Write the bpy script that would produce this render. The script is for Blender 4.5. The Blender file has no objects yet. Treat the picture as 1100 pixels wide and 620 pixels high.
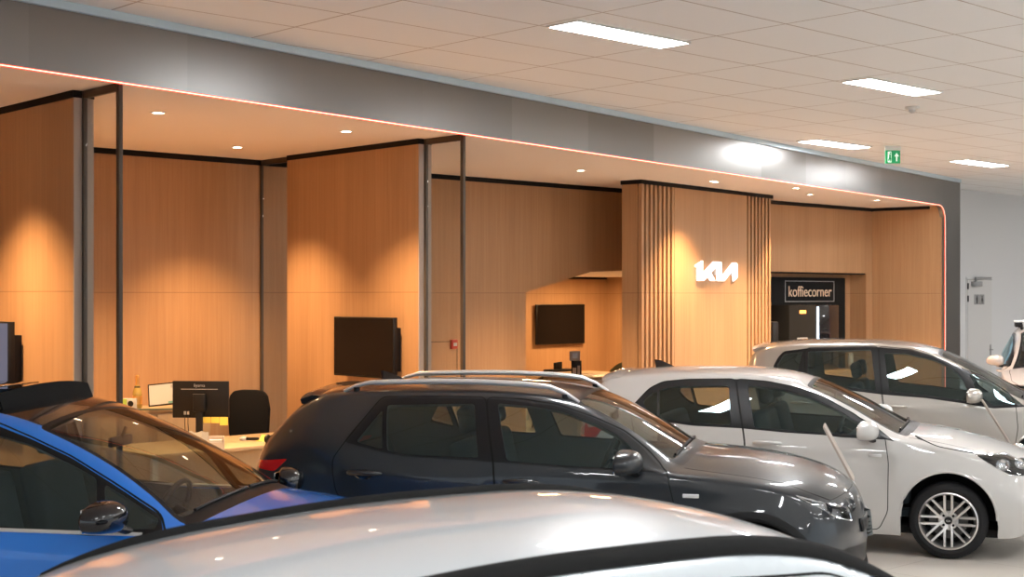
import bpy, bmesh, math, random
import numpy as np
from mathutils import Vector, Matrix
from mathutils.geometry import delaunay_2d_cdt
R = math.radians
random.seed(4)
SC = bpy.context.scene
COL = SC.collection
PXF, HZ, CH = 1475.0, 317.0, 2.10          # focal length in pixels of the 1100 wide frame, horizon row, camera height
TH = R(43.14)                                # the building's own axes are turned by this
FA = math.atan2(.8, .6)                      # direction of the fascia front
CEIL, SOF, VB = 3.965, 3.51, 12.28           # tile ceiling, wood area ceiling, distance of the back wall in building axes

# ------------------------------------------------------------------ materials
MATS = {}
def nt(name):
    m = bpy.data.materials.new(name); m.use_nodes = True
    t = m.node_tree; b = t.nodes['Principled BSDF']; MATS[name] = m
    return m, t, b
def pm(name, col, rough=.5, metal=0., coat=0., spec=.5, emit=None, es=0., bump=0., bscale=60., coatr=.03):
    m, t, b = nt(name)
    b.inputs['Base Color'].default_value = (*col, 1)
    b.inputs['Roughness'].default_value = rough
    b.inputs['Metallic'].default_value = metal
    b.inputs['Coat Weight'].default_value = coat
    b.inputs['Coat Roughness'].default_value = coatr
    b.inputs['Specular IOR Level'].default_value = spec
    if emit:
        b.inputs['Emission Color'].default_value = (*emit, 1); b.inputs['Emission Strength'].default_value = es
    n = t.nodes.new('ShaderNodeTexNoise'); n.inputs['Scale'].default_value = bscale
    tc = t.nodes.new('ShaderNodeTexCoord'); t.links.new(tc.outputs['Object'], n.inputs['Vector'])
    if bump:
        bp = t.nodes.new('ShaderNodeBump'); bp.inputs['Strength'].default_value = bump; bp.inputs['Distance'].default_value = .002
        t.links.new(n.outputs['Fac'], bp.inputs['Height']); t.links.new(bp.outputs['Normal'], b.inputs['Normal'])
    elif not emit:
        mr = t.nodes.new('ShaderNodeMapRange'); mr.inputs['To Min'].default_value = max(0, rough*.92); mr.inputs['To Max'].default_value = min(1, rough*1.08)
        t.links.new(n.outputs['Fac'], mr.inputs['Value']); t.links.new(mr.outputs['Result'], b.inputs['Roughness'])
    return m
def wood(name, base, dark, seam=True, rough=.5):
    m, t, b = nt(name); L = t.links
    tc = t.nodes.new('ShaderNodeTexCoord'); mp = t.nodes.new('ShaderNodeMapping')
    mp.inputs['Scale'].default_value = (22, 22, .55)
    L.new(tc.outputs['Object'], mp.inputs['Vector'])
    n = t.nodes.new('ShaderNodeTexNoise'); n.inputs['Scale'].default_value = 1.6; n.inputs['Detail'].default_value = 5; n.inputs['Roughness'].default_value = .65
    L.new(mp.outputs['Vector'], n.inputs['Vector'])
    mp2 = t.nodes.new('ShaderNodeMapping'); mp2.inputs['Scale'].default_value = (3.2, 3.2, .12); L.new(tc.outputs['Object'], mp2.inputs['Vector'])
    n2 = t.nodes.new('ShaderNodeTexNoise'); n2.inputs['Scale'].default_value = 1.5; n2.inputs['Detail'].default_value = 2; L.new(mp2.outputs['Vector'], n2.inputs['Vector'])
    ad = t.nodes.new('ShaderNodeMath'); ad.operation = 'MULTIPLY_ADD'; ad.inputs[1].default_value = .6
    L.new(n.outputs['Fac'], ad.inputs[0]); 
    m2 = t.nodes.new('ShaderNodeMath'); m2.operation = 'MULTIPLY'; m2.inputs[1].default_value = .4; L.new(n2.outputs['Fac'], m2.inputs[0]); L.new(m2.outputs[0], ad.inputs[2])
    cr = t.nodes.new('ShaderNodeValToRGB'); cr.color_ramp.elements[0].position = .3; cr.color_ramp.elements[1].position = .68
    cr.color_ramp.elements[0].color = (*dark, 1); cr.color_ramp.elements[1].color = (*base, 1)
    L.new(ad.outputs[0], cr.inputs['Fac'])
    out = cr.outputs['Color']
    if seam:                                   # the horizontal joint between veneer boards
        sx = t.nodes.new('ShaderNodeSeparateXYZ'); L.new(tc.outputs['Object'], sx.inputs[0])
        s1 = t.nodes.new('ShaderNodeMath'); s1.operation = 'SUBTRACT'; s1.inputs[1].default_value = 2.125; L.new(sx.outputs['Z'], s1.inputs[0])
        s2 = t.nodes.new('ShaderNodeMath'); s2.operation = 'ABSOLUTE'; L.new(s1.outputs[0], s2.inputs[0])
        s3 = t.nodes.new('ShaderNodeMath'); s3.operation = 'LESS_THAN'; s3.inputs[1].default_value = .004; L.new(s2.outputs[0], s3.inputs[0])
        mx = t.nodes.new('ShaderNodeMix'); mx.data_type = 'RGBA'; mx.inputs['B'].default_value = (dark[0]*.78, dark[1]*.78, dark[2]*.78, 1)
        L.new(s3.outputs[0], mx.inputs['Factor']); L.new(out, mx.inputs['A']); out = mx.outputs['Result']
    L.new(out, b.inputs['Base Color'])
    b.inputs['Roughness'].default_value = rough; b.inputs['Specular IOR Level'].default_value = .35
    bp = t.nodes.new('ShaderNodeBump'); bp.inputs['Strength'].default_value = .08; bp.inputs['Distance'].default_value = .001
    L.new(n.outputs['Fac'], bp.inputs['Height']); L.new(bp.outputs['Normal'], b.inputs['Normal'])
    return m
def grid_mat(name, base, line, sx, sy, ox, oy, lw, rough, spec=.5, var=.03):
    m, t, b = nt(name); L = t.links
    tc = t.nodes.new('ShaderNodeTexCoord'); sp = t.nodes.new('ShaderNodeSeparateXYZ'); L.new(tc.outputs['Object'], sp.inputs[0])
    fs = []
    for ax, s, o in (('X', sx, ox), ('Y', sy, oy)):
        a = t.nodes.new('ShaderNodeMath'); a.operation = 'SUBTRACT'; a.inputs[1].default_value = o; L.new(sp.outputs[ax], a.inputs[0])
        d = t.nodes.new('ShaderNodeMath'); d.operation = 'DIVIDE'; d.inputs[1].default_value = s; L.new(a.outputs[0], d.inputs[0])
        r_ = t.nodes.new('ShaderNodeMath'); r_.operation = 'ROUND'; L.new(d.outputs[0], r_.inputs[0])
        e = t.nodes.new('ShaderNodeMath'); e.operation = 'SUBTRACT'; L.new(d.outputs[0], e.inputs[0]); L.new(r_.outputs[0], e.inputs[1])
        f = t.nodes.new('ShaderNodeMath'); f.operation = 'ABSOLUTE'; L.new(e.outputs[0], f.inputs[0])
        g = t.nodes.new('ShaderNodeMath'); g.operation = 'LESS_THAN'; g.inputs[1].default_value = lw/s/2; L.new(f.outputs[0], g.inputs[0])
        fs.append(g)
    mx = t.nodes.new('ShaderNodeMath'); mx.operation = 'MAXIMUM'; L.new(fs[0].outputs[0], mx.inputs[0]); L.new(fs[1].outputs[0], mx.inputs[1])
    n = t.nodes.new('ShaderNodeTexNoise'); n.inputs['Scale'].default_value = 1.3; n.inputs['Detail'].default_value = 6; L.new(tc.outputs['Object'], n.inputs['Vector'])
    cr = t.nodes.new('ShaderNodeValToRGB')
    cr.color_ramp.elements[0].color = (*[c*(1-var) for c in base], 1); cr.color_ramp.elements[1].color = (*[min(1, c*(1+var)) for c in base], 1)
    L.new(n.outputs['Fac'], cr.inputs['Fac'])
    mi = t.nodes.new('ShaderNodeMix'); mi.data_type = 'RGBA'; mi.inputs['B'].default_value = (*line, 1)
    L.new(mx.outputs[0], mi.inputs['Factor']); L.new(cr.outputs['Color'], mi.inputs['A']); L.new(mi.outputs['Result'], b.inputs['Base Color'])
    b.inputs['Roughness'].default_value = rough; b.inputs['Specular IOR Level'].default_value = spec
    return m
def glass(name, tint, refl=1.0, ior=1.5, rough=.01):
    m, t, b = nt(name); L = t.links
    out = t.nodes['Material Output']
    tr = t.nodes.new('ShaderNodeBsdfTransparent'); tr.inputs['Color'].default_value = (*tint, 1)
    gl = t.nodes.new('ShaderNodeBsdfGlossy'); gl.inputs['Roughness'].default_value = rough; gl.inputs['Color'].default_value = (*refl, 1) if isinstance(refl, tuple) else (refl, refl, refl, 1)
    fr = t.nodes.new('ShaderNodeFresnel'); ge = t.nodes.new('ShaderNodeNewGeometry')
    mr = t.nodes.new('ShaderNodeMapRange'); mr.inputs['To Min'].default_value = ior; mr.inputs['To Max'].default_value = 1/ior   # a thin pane reflects the same from both sides
    L.new(ge.outputs['Backfacing'], mr.inputs['Value']); L.new(mr.outputs['Result'], fr.inputs['IOR'])
    mx = t.nodes.new('ShaderNodeMixShader'); L.new(fr.outputs[0], mx.inputs[0]); L.new(tr.outputs[0], mx.inputs[1]); L.new(gl.outputs[0], mx.inputs[2])
    L.new(mx.outputs[0], out.inputs['Surface']); t.nodes.remove(b)
    return m

W_OAK = wood('oak_veneer', (.42, .245, .125), (.32, .175, .085))
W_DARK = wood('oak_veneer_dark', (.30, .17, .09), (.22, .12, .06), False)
W_DESK = wood('light_desk_wood', (.34, .25, .15), (.28, .20, .12), False, .4)
M_EDGE = pm('grey_edge', (.38, .30, .24), .7, spec=.2)
M_BLACKTRIM = pm('black_trim', (.010, .008, .007), .7, spec=.15)
M_BRONZE = pm('bronze_frame', (.075, .055, .038), .5, .2, spec=.3)
M_SOF = pm('cream_ceiling', (.80, .70, .62), .9)
M_PALE = pm('pale_trim', (.55, .66, .72), .5)
M_WALLW = pm('white_wall', (.66, .66, .665), .8)
M_DOORW = pm('white_door', (.62, .61, .60), .6)
M_BLK = pm('black_plastic', (.010, .010, .011), .4, spec=.22)
M_BLKM = pm('black_matte', (.012, .012, .012), .9, spec=.12)
M_GLOSSBLK = pm('gloss_black', (.006, .006, .008), .05, 0, .5)
M_SCREEN = pm('dark_screen', (.006, .005, .005), .15, spec=.15)
M_RUB = pm('rubber', (.016, .016, .017), .8, bump=.3, spec=.2)
M_ALLOY = pm('alloy', (.62, .61, .60), .3, .9)
M_CHROME = pm('chrome', (.8, .8, .8), .08, 1)
M_SILVER = pm('satin_silver', (.80, .80, .80), .3, .5)
M_GREY = pm('mid_grey', (.30, .30, .30), .6)
M_INT = pm('interior_cloth', (.04, .052, .058), .9, spec=.2)
M_LINER = pm('headliner', (.09, .10, .10), .9, spec=.2)
M_RED = pm('red_lens', (.45, .012, .015), .12, 0, .6)
M_WHITE = pm('white_plastic', (.78, .76, .72), .4)
M_PAPER = pm('paper', (.45, .45, .43), .8)
M_TAN = pm('tan_board', (.40, .345, .30), .7)
M_YEL = pm('yellow_note', (.85, .62, .10), .7)
M_GOLD = pm('gold_foil', (.80, .48, .16), .3, .8)
M_GREENB = pm('green_bottle', (.34, .25, .07), .15)
M_LIME = pm('lime_print', (.35, .50, .08), .6)
M_GREEN = pm('exit_green', (.0, .26, .09), .5, emit=(.0, .28, .09), es=.25)
M_EXITW = pm('exit_white', (.7, .85, .75), .5, emit=(.7, .9, .78), es=.5)
M_LOGO = pm('lit_white', (1, 1, 1), .4, emit=(1, .98, 1), es=1.6)
M_LED = pm('led_red', (.5, .05, .03), .4, emit=(1, .06, .03), es=1.1)
M_LEDC = pm('led_core', (.5, .3, .25), .4, emit=(1, .42, .30), es=3.2)
M_PANEL = pm('light_panel', (1, 1, 1), .5, emit=(.97, .985, 1), es=68)
M_SPOT = pm('spot_lens', (1, .9, .8), .5, emit=(1, .82, .6), es=25)
M_CHAIR = pm('chair_fabric', (.010, .010, .011), .95, spec=.1, bump=.4, bscale=300)
M_OLIVE = pm('olive_fabric', (.05, .045, .03), .9)
M_TEXTW = pm('text_cream', (.75, .55, .38), .6)
LED = pm('blue_led', (.5, .7, 1), .5, emit=(.55, .75, 1), es=4)
M_AMBER = pm('amber_led', (1, .5, .1), .5, emit=(1, .4, .08), es=2)
M_FIRE = pm('fire_red', (.40, .03, .02), .4)
M_WINREF = pm('screen_print', (.35, .45, .6), .5)
G_CAR = glass('car_glass', (.50, .57, .56), (.72, .95, 1.), 1.75)
G_DARK = glass('privacy_glass', (.22, .24, .24), (.72, .95, 1.), 1.75)
G_WS = glass('windscreen_glass', (.50, .52, .48), .95, 1.7)
G_CLEAR = glass('clear_glass', (.93, .93, .92), .8, 1.35)
G_LENS = glass('lamp_lens', (.85, .87, .9), .9)

m, t, b = nt('brushed_fascia'); L = t.links       # grey metal cladding in long sheets
tc = t.nodes.new('ShaderNodeTexCoord'); sp = t.nodes.new('ShaderNodeSeparateXYZ'); L.new(tc.outputs['Object'], sp.inputs[0])
d = t.nodes.new('ShaderNodeMath'); d.operation = 'DIVIDE'; d.inputs[1].default_value = 1.25; L.new(sp.outputs['X'], d.inputs[0])
fl = t.nodes.new('ShaderNodeMath'); fl.operation = 'FLOOR'; L.new(d.outputs[0], fl.inputs[0])
wn = t.nodes.new('ShaderNodeTexWhiteNoise'); wn.noise_dimensions = '1D'; L.new(fl.outputs[0], wn.inputs['W'])
cr = t.nodes.new('ShaderNodeValToRGB'); cr.color_ramp.elements[0].color = (.20, .195, .19, 1); cr.color_ramp.elements[1].color = (.265, .26, .255, 1)
L.new(wn.outputs['Value'], cr.inputs['Fac']); L.new(cr.outputs['Color'], b.inputs['Base Color'])
b.inputs['Metallic'].default_value = .85; b.inputs['Roughness'].default_value = .33
mp = t.nodes.new('ShaderNodeMapping'); mp.inputs['Scale'].default_value = (1.2, 1, 90); L.new(tc.outputs['Object'], mp.inputs['Vector'])
nn = t.nodes.new('ShaderNodeTexNoise'); nn.inputs['Scale'].default_value = 3; L.new(mp.outputs['Vector'], nn.inputs['Vector'])
bp = t.nodes.new('ShaderNodeBump'); bp.inputs['Strength'].default_value = .05; bp.inputs['Distance'].default_value = .001; L.new(nn.outputs['Fac'], bp.inputs['Height']); L.new(bp.outputs['Normal'], b.inputs['Normal'])
M_FASC = m
U0, V0 = -1.155*math.cos(TH)+7.42*math.sin(TH), 1.155*math.sin(TH)+7.42*math.cos(TH)
M_CEIL = grid_mat('ceiling_tiles', (.87, .875, .87), (.50, .44, .40), 1.2, .6, U0, V0, .014, .95, .2, .015)
M_FLOOR = grid_mat('floor_tiles', (.60, .555, .50), (.36, .31, .26), .9, .9, .2, .3, .008, .28, .5, .05)
def paint(name, col, rough=.35, metal=0.):
    return pm(name, col, rough, metal, 1.0, .5)
P_DARK = pm('paint_graphite', (.011, .015, .020), .35, 0, .8, .35)
P_WHITE = paint('paint_white', (.50, .492, .475), .35)
P_BLUE = paint('paint_blue', (.0, .18, .72), .35, 0)
P_SILV = paint('paint_warm_silver', (.40, .375, .34), .3, .55)
P_PEARL = paint('paint_pearl', (.58, .50, .45), .35)
P_FRONT = paint('paint_snow', (.50, .545, .575), .3)
P_BLK = paint('paint_black', (.008, .008, .01), .2)

# ------------------------------------------------------------------ mesh helpers
def tag(o, label=None, cat=None, group=None, kind=None):
    if label: o['label'] = label
    if cat: o['category'] = cat
    if group: o['group'] = group
    if kind: o['kind'] = kind
    return o
def empty(name, loc=(0, 0, 0), rz=0., parent=None):
    o = bpy.data.objects.new(name, None); COL.objects.link(o); o.location = loc; o.rotation_euler = (0, 0, rz)
    o.empty_display_size = .1
    if parent: o.parent = parent
    return o
def mobj(name, verts, faces, mats, parent=None, smooth=False, normals=None, fm=None, loc=None, rz=None):
    me = bpy.data.meshes.new(name)
    me.from_pydata([tuple(map(float, v)) for v in verts], [], [tuple(map(int, f)) for f in faces])
    for mm in (mats if isinstance(mats, (list, tuple)) else [mats]): me.materials.append(mm)
    if fm is not None: me.polygons.foreach_set('material_index', [int(i) for i in fm])
    if smooth: me.polygons.foreach_set('use_smooth', [True]*len(me.polygons))
    me.update()
    if normals is not None: me.normals_split_custom_set_from_vertices([tuple(map(float, n)) for n in normals])
    o = bpy.data.objects.new(name, me); COL.objects.link(o)
    if parent: o.parent = parent
    if loc is not None: o.location = loc
    if rz is not None: o.rotation_euler = (0, 0, rz)
    return o
def bmo(name, bm, mat, parent=None, smooth=False, loc=None, rz=None, rot=None):
    me = bpy.data.meshes.new(name); bmesh.ops.recalc_face_normals(bm, faces=bm.faces); bm.to_mesh(me); bm.free()
    for mm in (mat if isinstance(mat, (list, tuple)) else [mat]): me.materials.append(mm)
    if smooth:
        me.polygons.foreach_set('use_smooth', [True]*len(me.polygons)); me.set_sharp_from_angle(angle=R(40))
    o = bpy.data.objects.new(name, me); COL.objects.link(o)
    if parent: o.parent = parent
    if loc is not None: o.location = loc
    if rz is not None: o.rotation_euler = (0, 0, rz)
    if rot is not None: o.rotation_euler = rot
    return o
def add_box(bm, x0, x1, y0, y1, z0, z1, bev=0., seg=2, mi=0, M=None):
    b2 = bmesh.new()
    vs = [b2.verts.new((x, y, z)) for x in (x0, x1) for y in (y0, y1) for z in (z0, z1)]
    for f in ((0, 1, 3, 2), (4, 6, 7, 5), (0, 4, 5, 1), (2, 3, 7, 6), (0, 2, 6, 4), (1, 5, 7, 3)):
        b2.faces.new([vs[i] for i in f])
    if bev: bmesh.ops.bevel(b2, geom=list(b2.edges), offset=bev, segments=seg, affect='EDGES', profile=.5)
    for f in b2.faces: f.material_index = mi
    if M is not None: bmesh.ops.transform(b2, matrix=M, verts=b2.verts)
    merge(bm, b2)
def merge(bm, b2):
    mp = {v: bm.verts.new(v.co) for v in b2.verts}
    for f in b2.faces:
        try:
            nf = bm.faces.new([mp[v] for v in f.verts]); nf.material_index = f.material_index; nf.smooth = f.smooth
        except ValueError: pass
    b2.free()
def box(name, x0, x1, y0, y1, z0, z1, mat, parent=None, bev=0., **k):
    bm = bmesh.new(); add_box(bm, x0, x1, y0, y1, z0, z1, bev)
    return bmo(name, bm, mat, parent, bev > 0, **k)
def add_lathe(bm, prof, n=32, M=None, mi=0):
    b2 = bmesh.new(); rings = []
    for r_, z in prof:
        rings.append([b2.verts.new((r_*math.cos(2*math.pi*i/n), r_*math.sin(2*math.pi*i/n), z)) for i in range(n)] if r_ > 1e-6 else [b2.verts.new((0, 0, z))])
    for a, b_ in zip(rings, rings[1:]):
        for i in range(n):
            q = [a[i % len(a)], a[(i+1) % len(a)], b_[(i+1) % len(b_)], b_[i % len(b_)]]
            q2 = []
            for v in q:
                if v not in q2: q2.append(v)
            if len(q2) > 2:
                try: b2.faces.new(q2)
                except ValueError: pass
    for f in b2.faces: f.material_index = mi
    if M is not None: bmesh.ops.transform(b2, matrix=M, verts=b2.verts)
    merge(bm, b2)
def add_tube(bm, pts, rad, n=10, mi=0, sy=1., closed=False):
    pts = [Vector(p) for p in pts]; N = len(pts); rings = []
    for i, p in enumerate(pts):
        if closed: tg = pts[(i+1) % N]-pts[i-1]
        else: tg = pts[min(i+1, N-1)]-pts[max(i-1, 0)]
        tg.normalize()
        up = Vector((0, 0, 1)) if abs(tg.z) < .95 else Vector((1, 0, 0))
        a = tg.cross(up).normalized(); b_ = a.cross(tg).normalized()
        r_ = rad[i] if isinstance(rad, (list, tuple)) else rad
        rings.append([bm.verts.new(p+a*r_*math.cos(2*math.pi*k/n)+b_*r_*sy*math.sin(2*math.pi*k/n)) for k in range(n)])
    for i in range(N if closed else N-1):
        A, B = rings[i], rings[(i+1) % N]
        for k in range(n):
            f = bm.faces.new([A[k], A[(k+1) % n], B[(k+1) % n], B[k]]); f.material_index = mi
    if not closed:
        for rg in (rings[0], rings[-1]):
            f = bm.faces.new(rg); f.material_index = mi
def tube(name, pts, rad, mat, parent=None, n=10, sy=1., closed=False, **k):
    bm = bmesh.new(); add_tube(bm, pts, rad, n, 0, sy, closed); return bmo(name, bm, mat, parent, True, **k)
def lathe(name, prof, mat, parent=None, n=32, M=None, **k):
    bm = bmesh.new(); add_lathe(bm, prof, n, M); return bmo(name, bm, mat, parent, True, **k)
def add_prism(bm, poly, d0, d1, axis='Y', mi=0):
    def P(a, b_, d_): return (a, d_, b_) if axis == 'Y' else ((d_, a, b_) if axis == 'X' else (a, b_, d_))
    A = [bm.verts.new(P(a, b_, d0)) for a, b_ in poly]; B = [bm.verts.new(P(a, b_, d1)) for a, b_ in poly]
    n = len(poly); fs = [bm.faces.new(A), bm.faces.new(B[::-1])]
    fs += [bm.faces.new([A[i], B[i], B[(i+1) % n], A[(i+1) % n]]) for i in range(n)]
    for f in fs: f.material_index = mi
def prism(name, poly, d0, d1, mat, parent=None, axis='Y', bev=0., **k):
    bm = bmesh.new(); add_prism(bm, poly, d0, d1, axis)
    bmesh.ops.recalc_face_normals(bm, faces=bm.faces)
    if bev: bmesh.ops.bevel(bm, geom=list(bm.edges), offset=bev, segments=2, affect='EDGES', profile=.5)
    return bmo(name, bm, mat, parent, bev > 0, **k)
def text_mesh(name, s, size, depth, mat, parent=None, M=None, **k):
    cu = bpy.data.curves.new(name+'_curve', 'FONT'); cu.body = s; cu.size = size; cu.extrude = depth; cu.align_x = 'CENTER'; cu.align_y = 'CENTER'
    tmp = bpy.data.objects.new(name+'_tmp', cu); COL.objects.link(tmp); bpy.context.view_layer.update()
    me = bpy.data.meshes.new_from_object(tmp.evaluated_get(bpy.context.evaluated_depsgraph_get()))
    bpy.data.objects.remove(tmp); bpy.data.curves.remove(cu)
    me.materials.clear(); me.materials.append(mat)
    if M is not None: me.transform(M)
    me.name = name
    o = bpy.data.objects.new(name, me); COL.objects.link(o)
    if parent: o.parent = parent
    for kk, v in k.items():
        if kk == 'loc': o.location = v
        if kk == 'rz': o.rotation_euler = (0, 0, v)
    return o
RX90 = Matrix.Rotation(R(90), 4, 'X')

def at(px, py, Y):
    return Vector(((px-550)/PXF*Y, Y, CH-(py-HZ)*Y/PXF))
def uv2w(u, v, z=0.):
    return Vector((u*math.cos(TH)-v*math.sin(TH), u*math.sin(TH)+v*math.cos(TH), z))
def w2uv(p):
    return (p[0]*math.cos(TH)+p[1]*math.sin(TH), -p[0]*math.sin(TH)+p[1]*math.cos(TH))
def puv(px, v): r = (px-550)/PXF; return v*(math.sin(TH)+math.cos(TH)*r)/(math.cos(TH)-math.sin(TH)*r)
BZ = dict(rz=TH)                                    # objects drawn in building axes
F0 = Vector((0, 12.52, 0)); FZ = dict(loc=F0, rz=FA)  # objects drawn along the fascia
def struct(o): o['kind'] = 'structure'; return o

# ------------------------------------------------------------------ setting
struct(box('floor', -22, 48, -16, 30, -.2, 0, M_FLOOR, **BZ))
# tile ceiling of the showroom, cut along the fascia
def f2uv(fx, fy):
    p = F0+Vector((math.cos(FA)*fx-math.sin(FA)*fy, math.sin(FA)*fx+math.cos(FA)*fy, 0)); return w2uv(p)
A0 = f2uv(-16, .1); A1 = f2uv(12.0, .1)
cp = [(-18, -16), (48, -16), (48, VB+.1), (A1[0]+.4, VB+.1), A1, A0, (-18, A0[1])]
struct(prism('ceiling', cp, CEIL, CEIL+.12, M_CEIL, axis='Z', **BZ))
# cream ceiling over the wood clad area
S0 = f2uv(-16, .02); S1 = f2uv(11.4, .02)
sp_ = [S0, S1, (20.6, VB+.2), (-9, VB+.2), (-9, S0[1]+1)]
struct(prism('ceiling_cream', sp_, SOF, SOF+.08, M_SOF, axis='Z', **BZ))
# fascia with its rounded right hand leg
bm = bmesh.new()
JX0, JX1 = 11.36, 12.06
rr = .26; arc = [(JX0-rr+rr*math.sin(a), SOF-rr+rr*math.cos(a)) for a in [R(x) for x in range(0, 91, 9)]]
outl = [(-16, SOF)]+arc+[(JX0, 0), (JX1, 0), (JX1, CEIL), (-16, CEIL)]
add_prism(bm, outl, 0, .08)
struct(bmo('wall_fascia', bm, M_FASC, **FZ))
struct(box('trim_1', -16, JX1-.05, -.035, .02, CEIL-.055, CEIL-.002, M_PALE, **FZ))
struct(box('wall_fascia_leg', JX0+.03, JX1, .08, 1.9, 0, CEIL, M_FASC, **FZ))
# red light line along the fascia's lower edge and down its leg
def offs(path, d_):
    out = []
    for i, (x, z) in enumerate(path):
        x0, z0 = path[max(0, i-1)]; x1, z1 = path[min(len(path)-1, i+1)]
        l = math.hypot(x1-x0, z1-z0); out.append((x+(z1-z0)/l*d_, z-(x1-x0)/l*d_))
    return out
path = [(-16, SOF), (-8, SOF), (0, SOF), (8, SOF)]+arc+[(JX0, 2), (JX0, .05)]
led = empty('trim_light_line', F0, FA); struct(led)
for nm, a, b_, mt, yo in (('red_profile', .0, .017, M_LED, -.006), ('bright_core', .0055, .0125, M_LEDC, -.009)):
    o1, o2 = offs(path, a), offs(path, b_)
    bm = bmesh.new(); rows = []
    for (p, q) in zip(o1, o2):
        rows.append([bm.verts.new((p[0], yo, p[1])), bm.verts.new((q[0], yo, q[1])), bm.verts.new((q[0], .004, q[1])), bm.verts.new((p[0], .004, p[1]))])
    for a_, b2 in zip(rows, rows[1:]):
        for k in range(4): bm.faces.new([a_[k], a_[(k+1) % 4], b2[(k+1) % 4], b2[k]])
    bmo(nm, bm, mt, led)
# wood wall that closes the area on the right
struct(box('wall_wood_end', JX0-.012, JX0+.03, .055, 1.75, 0, SOF, W_OAK, **FZ))
struct(box('trim_2', JX0-.027, JX0-.012, .24, 1.75, SOF-.05, SOF, M_BLACKTRIM, **FZ))
# back wall
struct(box('wall_back', -9, 11.74, VB, VB+.12, 0, SOF, W_OAK, **BZ))
struct(prism('wall_back_opening', [(11.74, 2.135), (12.9, 2.40), (14.4, 2.46), (15.9, 2.46), (15.9, SOF), (11.74, SOF)], VB, VB+.12, W_OAK, **BZ))
struct(box('trim_3', -9, 15.9, VB-.015, VB, SOF-.055, SOF, M_BLACKTRIM, **BZ))
struct(box('wall_coffee_upper', 15.9, 20.6, VB, VB+.5, 2.45, SOF, W_OAK, **BZ))
struct(box('trim_4', 15.9, 20.4, VB-.015, VB, SOF-.055, SOF, M_BLACKTRIM, **BZ))
struct(box('trim_5', 15.9, 19.7, VB+.02, VB+.3, 2.43, 2.45, M_BLACKTRIM, **BZ))
struct(box('wall_coffee', 15.9, 19.35, VB+.3, VB+.45, 0, 2.45, W_OAK, **BZ))
struct(box('wall_coffee_side', 19.35, 20.6, VB, VB+.45, 0, 2.45, W_OAK, **BZ))
struct(box('wall_coffee_left', 15.85, 16.0, VB, VB+.45, 0, SOF, W_OAK, **BZ))
struct(box('wall_white', 22.15, 36, VB, VB+.15, 0, CEIL, M_WALLW, **BZ))
struct(box('wall_right_added', 36, 36.2, -16, VB+.15, 0, CEIL, pm('beige_wall', (.45, .40, .35), .8), **BZ))  # added out of view, keeps blue daylight reflections off the graphite car's nose
# meeting room seen through the opening
struct(box('wall_room_back', 11.5, 19.5, 18, 18.12, 0, 2.60, W_OAK, **BZ))
struct(box('trim_6', 11.5, 19.35, 17.985, 18, 2.40, 2.44, M_BLACKTRIM, **BZ))
struct(box('wall_room_right', 19.35, 19.47, VB+.5, 18, 0, 2.60, W_OAK, **BZ))
struct(box('wall_room_left', 11.5, 11.62, VB+.12, 18, 0, 2.60, W_OAK, **BZ))
struct(box('ceiling_room', 11.5, 19.5, VB+.12, 18.1, 2.44, 2.56, M_SOF, **BZ))
# hidden door in the wood behind the second screen wall
bm = bmesh.new()
for a in ((9.93, 10.62, 1.55, 1.556), (10.614, 10.62, 0, 1.556)): add_box(bm, a[0], a[1], VB-.004, VB, a[2], a[3])
struct(bmo('trim_7', bm, M_BLACKTRIM, **BZ))

# partitions standing across the room, with a glass pane at either end
def partition(n, u, v0, v1, vf, rear):
    struct(box('wall_partition_%s' % n, u-.0725, u+.0725, v0, v1, 0, SOF-.05, [W_OAK], **BZ))
    struct(box('trim_end_%s' % n, u-.072, u+.072, v0-.012, v0, 0, SOF-.05, M_EDGE, **BZ))
    struct(box('trim_top_%s' % n, u-.08, u+.08, v0-.01, v1, SOF-.05, SOF, M_BLACKTRIM, **BZ))
    segs = [(vf, v0-.012)]+([(v1, VB)] if rear else [])
    for a, b_ in segs:
        e = empty('glass_screen', (*uv2w(u, (a+b_)/2).xy, 0), TH); h = (b_-a)/2
        yield e
        bm = bmesh.new()
        add_box(bm, -.015, .015, -h, -h+.04, 0, SOF-.001, .003); add_box(bm, -.015, .015, h-.025, h, 0, SOF-.001, .003)
        add_box(bm, -.015, .015, -h+.04, h-.025, SOF-.055, SOF-.001, .003); add_box(bm, -.015, .015, -h+.04, h-.025, 0, .05, .003)
        bmo('frame', bm, M_BRONZE, e, True)
        box('glass_pane', -.005, .005, -h+.04, h-.04, .05, SOF-.055, G_CLEAR, e)
g = list(partition('left', 4.33, 8.96, 11.69, 8.41, True))
tag(g[0], 'tall bronze framed glass screen at the front end of the left wooden partition', 'glass screen')
tag(g[1], 'tall bronze framed glass screen behind the left wooden partition against the back wall', 'glass screen')
g = list(partition('middle', 7.91, 9.60, 11.69, 9.05, True))
tag(g[0], 'tall bronze framed glass screen at the front end of the partition with the black television', 'glass screen')
tag(g[1], 'tall bronze framed glass screen joining the television partition to the back wall', 'glass screen')
struct(box('wall_partition_outer', .6, .75, 7.2, VB, 0, SOF, W_OAK, **BZ))

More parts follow.
